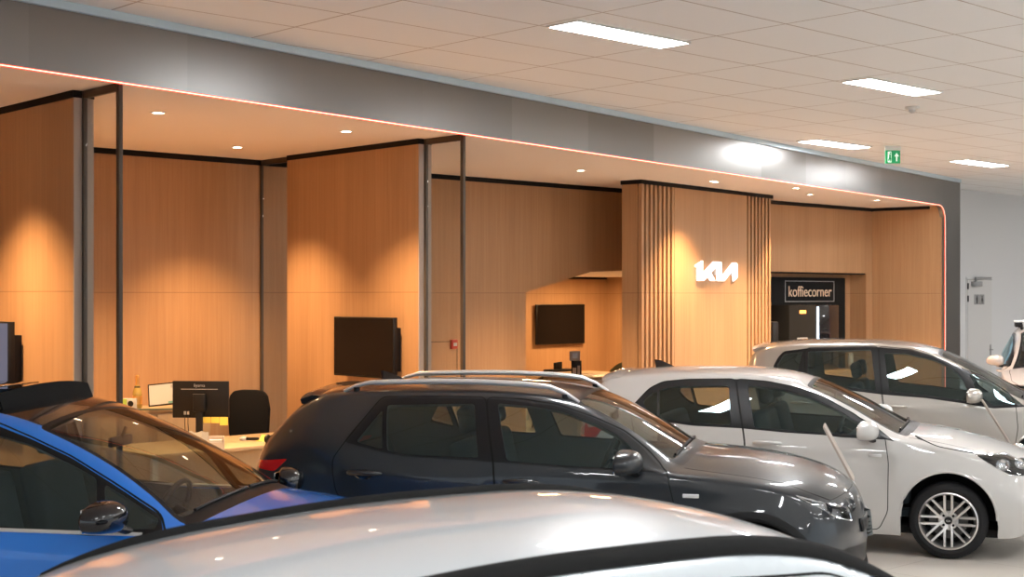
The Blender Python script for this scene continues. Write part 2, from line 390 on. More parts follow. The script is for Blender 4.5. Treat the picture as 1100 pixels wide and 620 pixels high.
# free standing wood wall with slat fields and the lit logo
KA = math.atan2(.784, .621); K0 = Vector((1.569, 16.77, 0)); KZ = dict(loc=K0, rz=KA)
KT = SOF-.05
struct(box('wall_logo', 0, 3.36, .045, .27, 0, KT, W_OAK, **KZ))
struct(box('trim_logo_front', .755, 2.635, -.02, .045, 0, KT, W_OAK, **KZ))
struct(box('trim_logo_top', -.02, 3.38, -.03, .28, KT, SOF, M_BLACKTRIM, **KZ))
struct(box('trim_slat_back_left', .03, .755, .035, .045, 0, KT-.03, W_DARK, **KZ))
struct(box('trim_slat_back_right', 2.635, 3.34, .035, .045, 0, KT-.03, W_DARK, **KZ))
for nm, a, n in (('left', .0, 8), ('right', 2.68, 7)):
    bm = bmesh.new()
    for i in range(n): add_box(bm, a+i*.1, a+i*.1+.05, -.02, .035, 0, KT, .003, 1)
    struct(bmo('trim_slats_%s' % nm, bm, W_OAK, True and None, True, **KZ))
lg = empty('wall_logo_sign', (*(K0+Vector((math.cos(KA), math.sin(KA), 0))*1.75).xy, 2.414), KA)
tag(lg, 'lit white angular logo letters on the wood wall between two slat fields', 'logo sign')
def lz(x, y): return ((x-467)/455*1.09, (317-y)/215*.262)
LP = [[(258, 252), (240, 278), (240, 262), (308, 210), (314, 210), (314, 422), (258, 422)],
      [(306, 422), (328, 422), (508, 215), (432, 215), (306, 358)],
      [(358, 360), (396, 318), (448, 422), (400, 422)],
      [(472, 219), (515, 215), (517, 422), (472, 422)],
      [(510, 422), (548, 422), (692, 235), (682, 219), (643, 219), (508, 396)],
      [(650, 290), (694, 228), (694, 380), (650, 424)]]
bm = bmesh.new()
for i, p in enumerate(LP): add_prism(bm, [lz(*q) for q in p], -.062-.0006*i, -.045)
bmo('letters', bm, M_LOGO, lg)
for x in (-.42, -.02, .42): box('standoff', x-.01, x+.01, -.05, -.02, -.05, .05, M_SILVER, lg)

# white service door with its closer
dr = empty('door_1', (*uv2w(23.02, VB).xy, 0), TH); struct(dr)
Dh = 2.385
box('door_leaf', -.43, .43, -.02, .0, .01, Dh, M_DOORW, dr)
bm = bmesh.new()
for a in ((-.47, -.435, 0, Dh+.03), (.435, .47, 0, Dh+.03), (-.47, .47, Dh+.004, Dh+.035)): add_box(bm, a[0], a[1], -.012, 0, a[2], a[3])
bmo('door_frame', bm, M_WALLW, dr)
bm = bmesh.new(); add_box(bm, -.44, .44, -.024, -.02, Dh-.015, Dh-.003); bmo('door_gap', bm, M_GREY, dr)
bm = bmesh.new(); add_box(bm, -.33, -.03, -.09, -.02, Dh-.13, Dh-.04, .01); bmo('door_closer', bm, M_GREY, dr, True)
bm = bmesh.new(); add_box(bm, -.20, .34, -.07, -.045, Dh+.01, Dh+.04, .004); add_box(bm, -.22, -.18, -.07, -.04, Dh-.06, Dh+.04, .003); bmo('closer_arm', bm, M_GREY, dr, True)
for z in (.75, 1.98, 2.20):
    bm = bmesh.new(); add_lathe(bm, [(0, 0), (.014, 0), (.014, .11), (0, .11)], 10, Matrix.Translation((-.435, -.025, z))); bmo('hinge', bm, M_BLK, dr, True)
bm = bmesh.new(); add_box(bm, .36, .40, -.03, -.02, 1.0, 1.2, .004); add_box(bm, .27, .39, -.075, -.055, 1.10, 1.12, .006); add_box(bm, .37, .39, -.06, -.02, 1.10, 1.12); bmo('door_handle', bm, M_GREY, dr, True)
for i, x in enumerate((-.13, .06)):
    s = empty('toilet_sign', (*(uv2w(23.02, VB)+Vector((math.cos(TH), math.sin(TH), 0))*(x)-Vector((-math.sin(TH), math.cos(TH), 0))*.021).xy, 2.02), TH)
    tag(s, ['left grey pictogram plate on the white service door', 'right grey pictogram plate on the white service door'][i], 'sign')
    box('plate', -.085, .085, -.008, 0, -.09, .09, M_GREY, s, .003)
    bm = bmesh.new(); add_lathe(bm, [(0, 0), (.012, 0), (.012, .003), (0, .003)], 12, Matrix.Translation((0, -.008, .055)) @ RX90)
    if i: add_prism(bm, [(-.01, .04), (.01, .04), (.03, -.03), (.01, -.03), (.01, -.07), (-.01, -.07), (-.01, -.03), (-.03, -.03)], -.011, -.008)
    else: add_box(bm, -.022, .022, -.011, -.008, -.02, .04); add_box(bm, -.015, -.003, -.011, -.008, -.07, -.02); add_box(bm, .003, .015, -.011, -.008, -.07, -.02)
    bmo('figure', bm, M_BLK, s)

# ------------------------------------------------------------------ ceiling fittings
c0 = at(585.6, 27.8, PXF*1.865/(HZ-27.8)); lu, lv = w2uv(c0)
def ceiling_light(i, j, label):
    u0, v0 = lu+1.2*i, lv+.6*j
    e = empty('ceiling_light', (*uv2w(u0+.6, v0-.16).xy, CEIL), TH)
    tag(e, label, 'ceiling light', 'ceiling light panels')
    box('diffuser', -.585, .585, -.135, .135, -.012, -.004, M_PANEL, e)
    bm = bmesh.new()
    for a in ((-.6, .6, -.15, -.135), (-.6, .6, .135, .15), (-.6, -.585, -.135, .135), (.585, .6, -.135, .135)): add_box(bm, a[0], a[1], a[2], a[3], -.014, 0)
    bmo('frame', bm, M_WHITE, e)
vis = {(0, 0): 'largest and nearest ceiling light panel, left of the other three', (3, 0): 'second nearest ceiling light panel, at the right among the tiles',
       (6, 5): 'ceiling light panel close to the grey fascia, left of the exit sign', (9, 5): 'farthest ceiling light panel, right of the green exit sign'}
for j in (0, 5, -8, -16, -24):
    for i in range(-9, 19, 3):
        u_, v_ = lu+1.2*i+.6, lv+.6*j
        w = uv2w(u_, v_)
        side = (w-F0).dot(Vector((-math.sin(FA), math.cos(FA), 0)))
        if side > -.25 or u_ > 30 or (j == 0 and i < 0): continue
        if (i, j) in vis: ceiling_light(i, j, vis[(i, j)])
        elif j <= 0: ceiling_light(i, j, 'recessed light panel outside the picture, above the cars')
p = at(980, 116, 13.6)
sd = empty('motion_sensor', (p.x, p.y, CEIL)); tag(sd, 'small round white sensor on the ceiling tiles below the second light panel', 'sensor')
lathe('housing', [(0, 0), (.07, 0), (.07, -.015), (.055, -.03), (0, -.03)], M_WHITE, sd)
lathe('lens', [(.035, -.03), (.032, -.05), (.018, -.062), (0, -.066)], M_DOORW, sd)
p = at(959, 168, 17.2)
ex = empty('exit_sign', (p.x, p.y, CEIL), R(4)); tag(ex, 'green emergency exit sign with running figure and arrow under the ceiling', 'exit sign')
zt = (CEIL-(CH-(161.5-HZ)*17.2/PXF)); 
box('mount', -.10, .10, -.012, .012, -zt-.005, 0, M_WHITE, ex)
box('sign_board', -.092, .092, -.012, .012, -zt-.165, -zt, M_GREEN, ex)
bm = bmesh.new(); c = -zt-.083
add_prism(bm, [(.045, c+.05), (.075, c+.005), (.053, c+.005), (.053, c-.055), (.037, c-.055), (.037, c+.005), (.015, c+.005)], -.016, -.012)
bmo('arrow', bm, M_EXITW, ex)
bm = bmesh.new(); add_box(bm, -.068, -.022, -.014, -.012, c-.07, c+.066); bmo('door_symbol', bm, M_EXITW, ex)
bm = bmesh.new(); add_prism(bm, [(-.05, c+.03), (-.03, c+.03), (-.03, c), (-.024, c-.03), (-.035, c-.06), (-.043, c-.06), (-.038, c-.025), (-.052, c-.05), (-.066, c-.05), (-.052, c-.01)], -.017, -.014)
add_lathe(bm, [(0, 0), (.010, 0), (.010, .003), (0, .003)], 10, Matrix.Translation((-.036, -.014, c+.045)) @ RX90); bmo('running_figure', bm, M_GREEN, ex)

def downlight(px, py, label, energy, blend=.95, ang=92, pos=None, col=(1, .62, .31)):
    p = at(px, py, PXF*(SOF-CH)/(HZ-py)) if pos is None else uv2w(*pos)
    e = empty('downlight', (p.x, p.y, SOF)); tag(e, label, 'downlight', 'downlights in the cream ceiling')
    lathe('rim', [(.045, -.001), (.062, -.001), (.062, -.006), (.045, -.006), (.042, .0)], M_WHITE, e, 24)
    lathe('lamp', [(0, -.003), (.042, -.003), (.042, -.001), (0, -.001)], M_SPOT, e, 24)
    l = bpy.data.lights.new('downlight_lamp', 'SPOT'); l.energy = energy; l.color = col; l.spot_size = R(ang); l.spot_blend = blend; l.shadow_soft_size = .04
    lo = bpy.data.objects.new('downlight_lamp', l); COL.objects.link(lo); lo.parent = e; lo.location = (0, 0, -.03)
SPW = 760
downlight(170, 121, 'downlight nearest the left glass screen, above the desk', SPW)
downlight(255, 158, 'downlight close to the back wall above the monitor', SPW)
downlight(372, 141, 'downlight beside the top of the television partition', SPW)
downlight(624, 183, 'small bright downlight left of the logo wall', SPW)
downlight(766, 194.5, 'small bright downlight above the lit logo', 380)
downlight(855, 202, 'left one of the two close downlights in front of the coffee corner', SPW)
downlight(870, 209, 'right one of the two close downlights in front of the coffee corner', SPW)
downlight(942, 215, 'farthest downlight, near the wood wall at the right end', SPW)
downlight(0, 0, 'downlight on the left of the left partition, front one', SPW*1.3, pos=(3.5, 9.6))
downlight(0, 0, 'downlight on the left of the left partition, rear one', SPW*1.3, pos=(3.5, 11.34))
downlight(0, 0, 'downlight hidden behind the left partition', SPW, pos=(5.26, 11.34))
downlight(0, 0, 'downlight left of the logo wall close to its slats', 600, pos=w2uv(K0+Vector((math.cos(KA)*.85+math.sin(KA)*.55, math.sin(KA)*.85-math.cos(KA)*.55, 0))))
# meeting room lamp
for i, (u, v) in enumerate(((15.2, 15.5), (18.0, 16.6))):
    l = bpy.data.lights.new('room_lamp', 'AREA'); l.energy = 120; l.color = (1, .62, .30); l.size = .5
    lo = bpy.data.objects.new('room_lamp', l); COL.objects.link(lo); lo.location = uv2w(u, v, 2.40)

# ------------------------------------------------------------------ screens on the walls
def wall_tv(name, label, loc, rz, w, h, t=.045, off=.07, screen=M_SCREEN, strip=False):
    e = empty(name, loc, rz); tag(e, label, 'television')          # local: face looks along -y, y=0 is the wall
    box('housing', -w/2, w/2, -off-t, -off, -h/2, h/2, M_BLK, e, .006)
    box('screen', -w/2+.012, w/2-.012, -off-t-.002, -off-t, -h/2+.014, h/2-.012, screen, e)
    bm = bmesh.new(); add_box(bm, -w*.38, w*.46, -off, 0, -h*.38, h*.33, .005); bmo('wall_mount', bm, M_BLK, e, True)
    return e
RZU = TH-R(90)                                  # objects whose face looks along -u
p = uv2w(7.91-.0725, 10.27); wall_tv('television', 'black switched off television on the orange lit wooden partition', (p.x, p.y, 1.615), RZU, .92, .56)
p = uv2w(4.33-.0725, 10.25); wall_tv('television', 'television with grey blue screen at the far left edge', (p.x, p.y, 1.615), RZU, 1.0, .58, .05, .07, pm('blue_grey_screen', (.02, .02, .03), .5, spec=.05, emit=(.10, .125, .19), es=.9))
p = uv2w(18.03, 18); wall_tv('television', 'black television in the room behind the slanted opening', (p.x, p.y, 1.56), TH, 1.26, .735, .04, .05)

# fire call point
p = uv2w(10.79-.12, VB); p = at(486.5, 371, 16.0)
uu = VB*(.684+.73*(486.5-550)/PXF)/(.73-.684*(486.5-550)/PXF); p = uv2w(uu, VB)
fc = empty('fire_call_point', (p.x, p.y, 1.52), TH); tag(fc, 'small red fire call point on the wooden back wall', 'fire alarm')
box('housing', -.045, .045, -.04, 0, -.055, .055, M_FIRE, fc, .006); box('press_plate', -.022, .03, -.043, -.04, -.02, .018, M_PAPER, fc)

# coffee corner board and machine
cb = empty('coffee_corner_board', (*uv2w(17.55, VB+.3).xy, 0), TH); tag(cb, 'tall black board reading koffiecorner in the wood niche', 'board')
box('board', -1.5, puv(908, VB+.25)-17.55, -.05, 0, 0, 2.375, M_BLKM, cb, .004)
vf = VB+.24; ua, ub = puv(843.7, vf)-17.55, puv(896.5, vf)-17.55
def zz(px, py, v): u = puv(px, v); Y = uv2w(u, v).y; return CH-(py-HZ)*Y/PXF
za, zb_ = zz(870, 301.8, vf), zz(870, 324.3, vf)
bm = bmesh.new(); w_ = .012
for a in ((ua, ub, za-w_, za), (ua, ub, zb_, zb_+w_), (ua, ua+w_, zb_, za), (ub-w_, ub, zb_, za)): add_box(bm, a[0], a[1], -.056, -.05, a[2], a[3])
bmo('outline', bm, M_GREY, cb)
tx = text_mesh('lettering', 'koffiecorner', .235, .003, M_TEXTW, cb, Matrix.Translation(((ua+ub)/2, -.055, (za+zb_)/2-.01)) @ RX90)
cu_ = puv(868, VB)-0.1
cm = empty('coffee_machine', (*uv2w(puv(862, VB+.0), VB+.0).xy, .0), TH); tag(cm, 'black coffee machine with a vertical blue light below the koffiecorner lettering', 'coffee machine')
box('cabinet', -.75, .95, -.42, .22, 0, .95, W_OAK, cm, .01)
box('body', -.62, .1, -.2, .2, .95, 1.95, M_BLKM, cm, .02)
box('cup_bay', .13, .72, -.18, .2, .95, 1.95, M_GLOSSBLK, cm, .02)
box('light_bar', .102, .128, -.21, -.19, .97, 1.92, LED, cm)
box('display', -.36, -.2, -.206, -.2, 1.82, 1.87, M_AMBER, cm)
box('logo_plate', -.42, -.16, -.204, -.2, 1.42, 1.46, M_GREY, cm)
box('button_row', -.38, -.20, -.204, -.2, 1.29, 1.31, M_WHITE, cm)
p = uv2w(puv(900, VB-.25)-.05, VB-.02)
bw = empty('cup_stack', (*uv2w(puv(862, VB)+.80, VB-.33).xy, .95)); tag(bw, 'small stack of cups at the right end of the coffee counter', 'cups')
lathe('cup', [(0, 0), (.03, 0), (.04, .10), (.042, .10), (.042, .25), (.036, .25), (.03, .02), (0, .02)], M_TAN, bw, 20)
pk = at(829, 384, 20.2)
# counter machine seen beside the slats
pr = empty('coffee_grinder', (*uv2w(puv(834, VB-.55), VB-.5).xy, 0), TH); tag(pr, 'small grey and black appliance on a pedestal just right of the slat field', 'appliance')
box('pedestal', -.16, .2, -.18, .18, 0, 1.02, M_WHITE, pr, .01); box('base', -.14, .17, -.15, .15, 1.02, 1.2, M_GREY, pr, .02)
box('hopper', -.12, .02, -.08, .08, 1.2, 1.72, M_BLK, pr, .02)

# ------------------------------------------------------------------ furniture of the desk bay
ZD = .75
dk = empty('desk', (*uv2w(6.65, 11.0).xy, 0), TH); tag(dk, 'light wood desk under the monitor with its back to the viewer', 'desk')
box('desk_top', -.95, .88, -.48, .46, ZD-.03, ZD, W_DESK, dk, .004)
box('modesty_panel', -.85, .78, -.38, -.36, .25, ZD-.03, W_DESK, dk)
for x in (-.9, .8):
    for y in (-.42, .38): box('leg', x-.025, x+.025, y-.025, y+.025, 0, ZD-.03, M_GREY, dk, .004)
sb = empty('sideboard', (*uv2w(6.25, 12.05).xy, 0), TH); tag(sb, 'wooden sideboard against the back wall behind the monitor', 'sideboard')
box('carcass', -.95, .8, -.2, .21, .05, .985, W_DESK, sb, .003); box('top', -.97, .82, -.22, .22, .985, 1.02, W_DESK, sb, .003)
for i in range(3):
    d_ = box('door', -.93+i*.575, -.93+i*.575+.565, -.218, -.2, .09, .96, W_DESK, sb, .002); box('door_handle', -.45+i*.575, -.44+i*.575, -.236, -.218, .6, .75, M_GREY, d_)
box('plinth', -.92, .77, -.17, .2, 0, .05, M_BLK, sb)
# monitor
p = at(216, 430, 12.5)
mo = empty('monitor', (p.x, p.y, ZD), R(-4)); tag(mo, 'black monitor seen from behind with orange notes stuck along its lower edge', 'monitor')
zc_ = p.z-ZD
box('housing', -.26, .26, -.02, .012, zc_-.16, zc_+.175, M_BLK, mo, .006)
box('screen', -.25, .25, .012, .015, zc_-.15, zc_+.165, M_SCREEN, mo)
bm = bmesh.new(); add_box(bm, -.055, .055, -.075, -.02, zc_-.1, zc_+.06, .008); add_box(bm, -.03, .03, -.07, -.03, .0, zc_-.05, .005); add_box(bm, -.12, .12, -.1, .1, 0, .012, .004); bmo('stand', bm, M_BLK, mo, True)
bm = bmesh.new(); add_box(bm, -.18, .16, -.0215, -.0195, zc_+.098, zc_+.104); add_box(bm, -.07, .03, -.0215, -.0195, zc_+.055, zc_+.058); bmo('silver_line', bm, M_GREY, mo)
text_mesh('lettering', 'iiyama', .042, .001, M_GREY, mo, Matrix.Translation((-.01, -.022, zc_+.135)) @ RX90)
bm = bmesh.new()
for x in (.02, .10, .18): add_box(bm, x, x+.075, -.023, -.021, zc_-.205-.02*(x > .15), zc_-.15)
bmo('sticky_note', bm, M_YEL, mo)
bm = bmesh.new()
for x in (-.15, -.12): add_box(bm, x, x+.018, -.035, -.02, zc_-.13, zc_-.1)
bmo('plug', bm, M_GREY, mo); bm = bmesh.new()
for x in (-.141, -.111): add_tube(bm, [(x, -.03, zc_-.13), (x, -.035, zc_-.2), (x+.01, -.03, .02)], .003, 6)
bmo('cable', bm, M_BLK, mo, True)
# office chair
p = uv2w(7.47, 11.80)-Vector((.09, 0, 0))
ch = empty('office_chair', (p.x, p.y, 0), R(-12)); tag(ch, 'black office chair with a high rounded back behind the desk', 'office chair')
bm = bmesh.new(); add_box(bm, -.24, .24, -.24, .24, .42, .52, .04, 4); bmo('seat', bm, M_CHAIR, ch, True)
prof = [(-.17, .55), (.17, .55), (.21, .7), (.225, .95), (.20, 1.08), (.16, 1.125), (.08, 1.14), (-.08, 1.14), (-.16, 1.125), (-.20, 1.08), (-.225, .95), (-.21, .7)]
prism('backrest', prof, .17, .24, M_CHAIR, ch, bev=.02)
box('back_bracket', -.03, .03, .2, .27, .45, .75, M_BLK, ch, .01)
lathe('gas_lift', [(0, .1), (.03, .1), (.03, .42), (0, .42)], M_BLK, ch, 16)
for k in range(5):
    a = R(72*k); tube('leg', [(0, 0, .12), (.15*math.cos(a), .15*math.sin(a), .11), (.29*math.cos(a), .29*math.sin(a), .07)], [.03, .022, .016], M_BLK, ch)
    lathe('caster', [(0, -.02), (.03, -.02), (.035, 0), (.03, .02), (0, .02)], M_BLK, ch, 16, Matrix.Translation((.29*math.cos(a), .29*math.sin(a), .0355)) @ Matrix.Rotation(a, 4, 'Z') @ Matrix.Rotation(R(90), 4, 'X'))
# things on the sideboard
def on(px, Y): return ((px-550)/PXF*Y, Y)
x, y = on(147.5, 13.1)
bo = empty('champagne_bottle', (x, y, 1.02)); tag(bo, 'dark gold champagne bottle with foil neck on the sideboard', 'bottle')
lathe('bottle', [(0, 0), (.038, 0), (.043, .01), (.043, .14), (.036, .175), (.018, .22), (.015, .235), (0, .235)], M_GREENB, bo, 28)
lathe('foil', [(.020, .205), (.0185, .225), (.017, .285), (.019, .295), (.017, .312), (.008, .318), (0, .318)], M_GOLD, bo, 28)
lathe('label_band', [(.0445, .04), (.0445, .12)], M_GOLD, bo, 28); lathe('neck_ring', [(.027, .196), (.029, .2), (.026, .21), (.02, .208)], M_BLK, bo, 28)
x, y = on(140, 12.95)
gb = empty('gift_card', (x, y, 1.02), R(-3)); tag(gb, 'small cream and green printed card standing beside the bottle', 'card')
box('card', -.075, .062, -.008, .008, 0, .105, M_PAPER, gb, .002); bm = bmesh.new(); add_box(bm, -.07, -.03, -.0095, -.008, .03, .10); bmo('green_print', bm, M_LIME, gb)
lathe('round_print', [(0, 0), (.028, 0), (.028, .0015), (0, .0015)], M_BLK, gb, 20, Matrix.Translation((.005, -.0082, .055)) @ RX90)
x, y = on(173.5, 13.0)
ce = empty('framed_certificate', (x, y, 1.02), R(-2)); tag(ce, 'white certificate in a thin black frame leaning on the sideboard', 'picture frame')
ML = Matrix.Translation((.01, 0, .012)) @ Matrix.Rotation(R(-12), 4, 'X') @ Matrix.Rotation(R(-6), 4, 'Y')
bm = bmesh.new(); add_box(bm, -.13, .15, -.008, .008, .022, .235, .002, 1, 0, ML); bmo('frame', bm, M_BLK, ce)
bm = bmesh.new(); add_box(bm, -.118, .14, -.0105, -.008, .034, .222, 0, 1, 0, ML); bmo('paper', bm, M_PAPER, ce)
bm = bmesh.new(); add_box(bm, .09, .112, -.012, -.0105, .18, .213, 0, 1, 0, ML); add_box(bm, .1, .112, -.012, -.0105, .09, .115, 0, 1, 0, ML); bmo('seal_print', bm, M_GREY, ce)
bm = bmesh.new(); add_box(bm, .06, .135, -.012, -.0105, .037, .055, 0, 1, 0, ML); bmo('border_print', bm, pm('teal_print', (.12, .3, .25), .7), ce)
x, y = on(168, 12.92)
tb = empty('flat_cable_tray', (x, y, 1.02), R(8)); tag(tb, 'low dark green tray lying in front of the certificate', 'tray')
box('tray', -.17, .2, -.04, .03, 0, .012, pm('dark_green', (.05, .07, .05), .4), tb, .004); tube('cable', [(-.17, 0, .008), (-.22, .01, .006), (-.25, .0, .005)], .005, M_GREY, tb)
# things on the desk
x, y = on(213, 12.0)
pf = empty('loose_papers', (x, y, ZD), R(15)); tag(pf, 'crumpled white papers standing in front of the monitor', 'papers')
bm = bmesh.new(); vs = []
for i in range(7):
    vs.append([bm.verts.new((-.09+.03*i, .02*math.sin(i*1.3)+.02*k, (.0 if k == 0 else (.15 if k == 2 else .08))+(.01*math.sin(i*2.) if k else 0))) for k in range(3)])
for a, b2 in zip(vs, vs[1:]):
    for k in range(2): bm.faces.new([a[k], b2[k], b2[k+1], a[k+1]])
bmesh.ops.solidify(bm, geom=list(bm.faces), thickness=.004); bmo('paper_sheet', bm, M_PAPER, pf, True)
x, y = on(232, 11.95)
lt = empty('letter_tray', (x, y, ZD), R(10)); tag(lt, 'small brown paper box with papers right of the crumpled sheets', 'box')
bm = bmesh.new()
for a in ((-.07, .07, -.05, .05, 0, .006), (-.07, .07, -.05, -.044, 0, .07), (-.07, .07, .044, .05, 0, .12), (-.07, -.064, -.05, .05, 0, .08), (.064, .07, -.05, .05, 0, .12)): add_box(bm, *a)
bmo('box_body', bm, M_TAN, lt); box('papers', -.055, .05, -.03, .03, .006, .09, M_PAPER, lt, rot=None)
x, y = on(267, 12.75)
ph = empty('telephone_handset', (x, y, ZD), R(-6)); tag(ph, 'dark telephone handset lying on the desk by the chair', 'telephone')
bm = bmesh.new(); add_lathe(bm, [(0, 0), (.035, .002), (.038, .02), (.028, .035), (0, .038)], 20, Matrix.Translation((-.05, 0, 0))); bmo('ear_piece', bm, M_GREY, ph, True)
bm = bmesh.new(); add_box(bm, -.03, .10, -.018, .018, .004, .028, .008); bmo('grip', bm, M_BLK, ph, True)
x, y = on(282, 12.7)
sn = empty('sticky_note_pad', (x, y, ZD), R(-30)); tag(sn, 'bright yellow note lying on the desk beside the telephone', 'sticky note')
bm = bmesh.new(); add_box(bm, -.04, .04, -.045, .045, .0, .006, 0, 1, 0, Matrix.Rotation(R(0), 4, 'X')); bmo('pad', bm, M_YEL, sn)
bm = bmesh.new(); add_box(bm, -.04, .04, .0, .003, .0, .06, 0, 1, 0, Matrix.Rotation(R(-35), 4, 'X') @ Matrix.Translation((0, 0, .005))); bmo('lifted_sheet', bm, M_YEL, sn)
x, y = on(291.5, 12.45)
hs = empty('headset', (x, y, ZD), R(-30)); tag(hs, 'black headset standing at the right end of the desk', 'headset')
bm = bmesh.new()
for s in (-1, 1): add_lathe(bm, [(0, -.012), (.036, -.012), (.042, 0), (.036, .014), (0, .014)], 24, Matrix.Translation((s*.045, 0, .043)) @ Matrix.Rotation(R(90), 4, 'Y'))
bmo('ear_cushion', bm, M_BLK, hs, True)
tube('headband', [(.045*math.cos(a)*1.15, .09*math.sin(a), .05+.03*math.sin(a)) for a in [R(q) for q in range(0, 181, 20)]], .007, M_BLK, hs)

# meeting room furniture
tc_ = at(622, 401, 23.3)
mt = empty('meeting_table', (tc_.x, tc_.y, 0), TH); tag(mt, 'light wood table under the television in the room behind the opening', 'table')
box('table_top', -1.0, .75, -.5, .5, .73, .77, W_DESK, mt, .01)
for x in (-.85, .62):
    for y in (-.4, .4): box('leg', x-.03, x+.03, y-.03, y+.03, 0, .73, M_WHITE, mt, .004)
def shell_chair(px, Y, rz, label, mat=M_OLIVE, zt=.86):
    x, y = on(px, Y); e = empty('shell_chair', (x, y, 0), rz); tag(e, label, 'chair', 'dark chairs round the meeting table')
    bm = bmesh.new(); rows = []
    for i in range(13):
        a = R(-100+i*200/12); hgt = .45+(zt-.45)*max(0, math.cos(a*.85))**.6
        rows.append([bm.verts.new((.27*math.sin(a), .24*math.cos(a), z)) for z in (.45, (.45+hgt)/2, hgt)])
    for a, b2 in zip(rows, rows[1:]):
        for k in range(2): bm.faces.new([a[k], b2[k], b2[k+1], a[k+1]])
    bmesh.ops.solidify(bm, geom=list(bm.faces), thickness=.035); bmo('backrest', bm, mat, e, True)
    lathe('seat', [(0, .40), (.24, .40), (.26, .44), (.24, .48), (0, .48)], mat, e, 24)
    for a in (45, 135, 225, 315): tube('leg', [(.15*math.cos(R(a)), .15*math.sin(R(a)), .42), (.23*math.cos(R(a)), .23*math.sin(R(a)), 0)], .012, M_BLK, e, 8)
shell_chair(586, 21.6, R(200), 'dark chair at the left end of the meeting table', M_OLIVE)
shell_chair(607, 20.9, R(190), 'dark chair in front of the meeting table, second from the left', M_OLIVE)
shell_chair(632, 21.9, R(170), 'dark low chair in front of the right part of the meeting table', M_OLIVE)
shell_chair(660, 24.0, R(-60), 'olive chair at the right end of the meeting table by the dark corner', pm('green_olive_fabric', (.12, .115, .07), .9), .93)
x, y = on(601, 23.9)
tp = empty('conference_phone', (x, y, .77), TH); tag(tp, 'black conference phone on the meeting table below the television', 'telephone')
box('base', -.28, .30, -.12, .12, 0, .04, M_BLK, tp, .01); prism('raised_screen', [(-.12, .04), (.04, .04), (.04, .17), (-.12, .15)], -.03, .03, M_BLK, tp, bev=.006)
# display counter and tablet sign in front of the opening
x, y = on(628, 19.2); 
cn = empty('reception_counter', (x, y, 0), TH); tag(cn, 'pale counter in front of the opening, left of the white hatchback roof', 'counter')
hc = CH-(404-HZ)*19.2/PXF
box('body', -.45, .5, -.28, .28, 0, hc-.035, M_WHITE, cn, .004); box('counter_top', -.5, .55, -.32, .32, hc-.035, hc, W_DESK, cn, .006)
x, y = on(617.5, 18.7)
ts = empty('tablet_stand', (x, y, hc), R(-6)); tag(ts, 'upright black leaflet and tablet stand on the pale counter', 'display stand')
bm = bmesh.new(); add_box(bm, -.05, .09, -.012, .012, 0, .24, .004, 2, 0, Matrix.Rotation(R(-8), 4, 'X')); bmo('lower_board', bm, M_BLK, ts, True)
bm = bmesh.new(); add_box(bm, -.075, .07, -.012, .012, .235, .37, .004, 2, 0, Matrix.Rotation(R(-8), 4, 'X')); bmo('upper_board', bm, M_GREY, ts, True)
bm = bmesh.new(); add_box(bm, -.035, .035, -.016, -.012, .27, .34, 0, 1, 0, Matrix.Rotation(R(-8), 4, 'X')); bmo('picture', bm, M_WINREF, ts)
bm = bmesh.new(); add_box(bm, -.03, .02, -.016, -.012, .04, .14, 0, 1, 0, Matrix.Rotation(R(-8), 4, 'X')); add_box(bm, .035, .07, -.016, -.012, .05, .17, 0, 1, 0, Matrix.Rotation(R(-8), 4, 'X')); bmo('leaflet', bm, M_TAN, ts)

# ------------------------------------------------------------------ cars
def pchip(tb, s):
    """monotone cubic through the rows of tb at whole numbers, evaluated at s"""
    n = tb.shape[0]; d = np.diff(tb, axis=0); m = np.zeros_like(tb)
    a, b_ = d[:-1], d[1:]; ok = a*b_ > 0
    with np.errstate(divide='ignore', invalid='ignore'): h = 2*a*b_/(a+b_)
    m[1:-1] = np.where(ok, h, 0); m[0] = d[0]; m[-1] = d[-1]
    i = np.clip(np.floor(s).astype(int), 0, n-2); t_ = (s-i)[:, None]
    h00 = 2*t_**3-3*t_**2+1; h10 = t_**3-2*t_**2+t_; h01 = -2*t_**3+3*t_**2; h11 = t_**3-t_**2
    return h00*tb[i]+h10*m[i]+h01*tb[i+1]+h11*m[i+1]
def smooth_poly(P, closed=True, rnd=.05, n=3, step=.08):
    """rounds corners and resamples"""
    P = [np.array(p, float) for p in P]; out = []; N = len(P)
    for i in range(N):
        if not closed and i in (0, N-1): out.append(P[i]); continue
        a, b_, c = P[i-1], P[i], P[(i+1) % N]
        la, lc = np.linalg.norm(a-b_), np.linalg.norm(c-b_); r_ = min(rnd, la*.4, lc*.4)
        p0, p1 = b_+(a-b_)/la*r_, b_+(c-b_)/lc*r_
        for k in range(n+1): tt = k/n; out.append((1-tt)**2*p0+2*tt*(1-tt)*b_+tt**2*p1)
    res = []; M = len(out)
    for i in range(M if closed else M-1):
        a, b_ = out[i], out[(i+1) % M]; l = np.linalg.norm(b_-a); k = max(1, int(math.ceil(l/step)))
        for q in range(k): res.append(a+(b_-a)*q/k)
    if not closed: res.append(out[-1])
    return np.array(res)
def pip(pts, poly):
    x, y = pts[:, 0], pts[:, 1]; ins = np.zeros(len(pts), bool); j = len(poly)-1
    for i in range(len(poly)):
        xi, yi = poly[i]; xj, yj = poly[j]
        if yi != yj:
            c = ((yi > y) != (yj > y)) & (x < (xj-xi)*(y-yi)/(yj-yi)+xi); ins ^= c
        j = i
    return ins

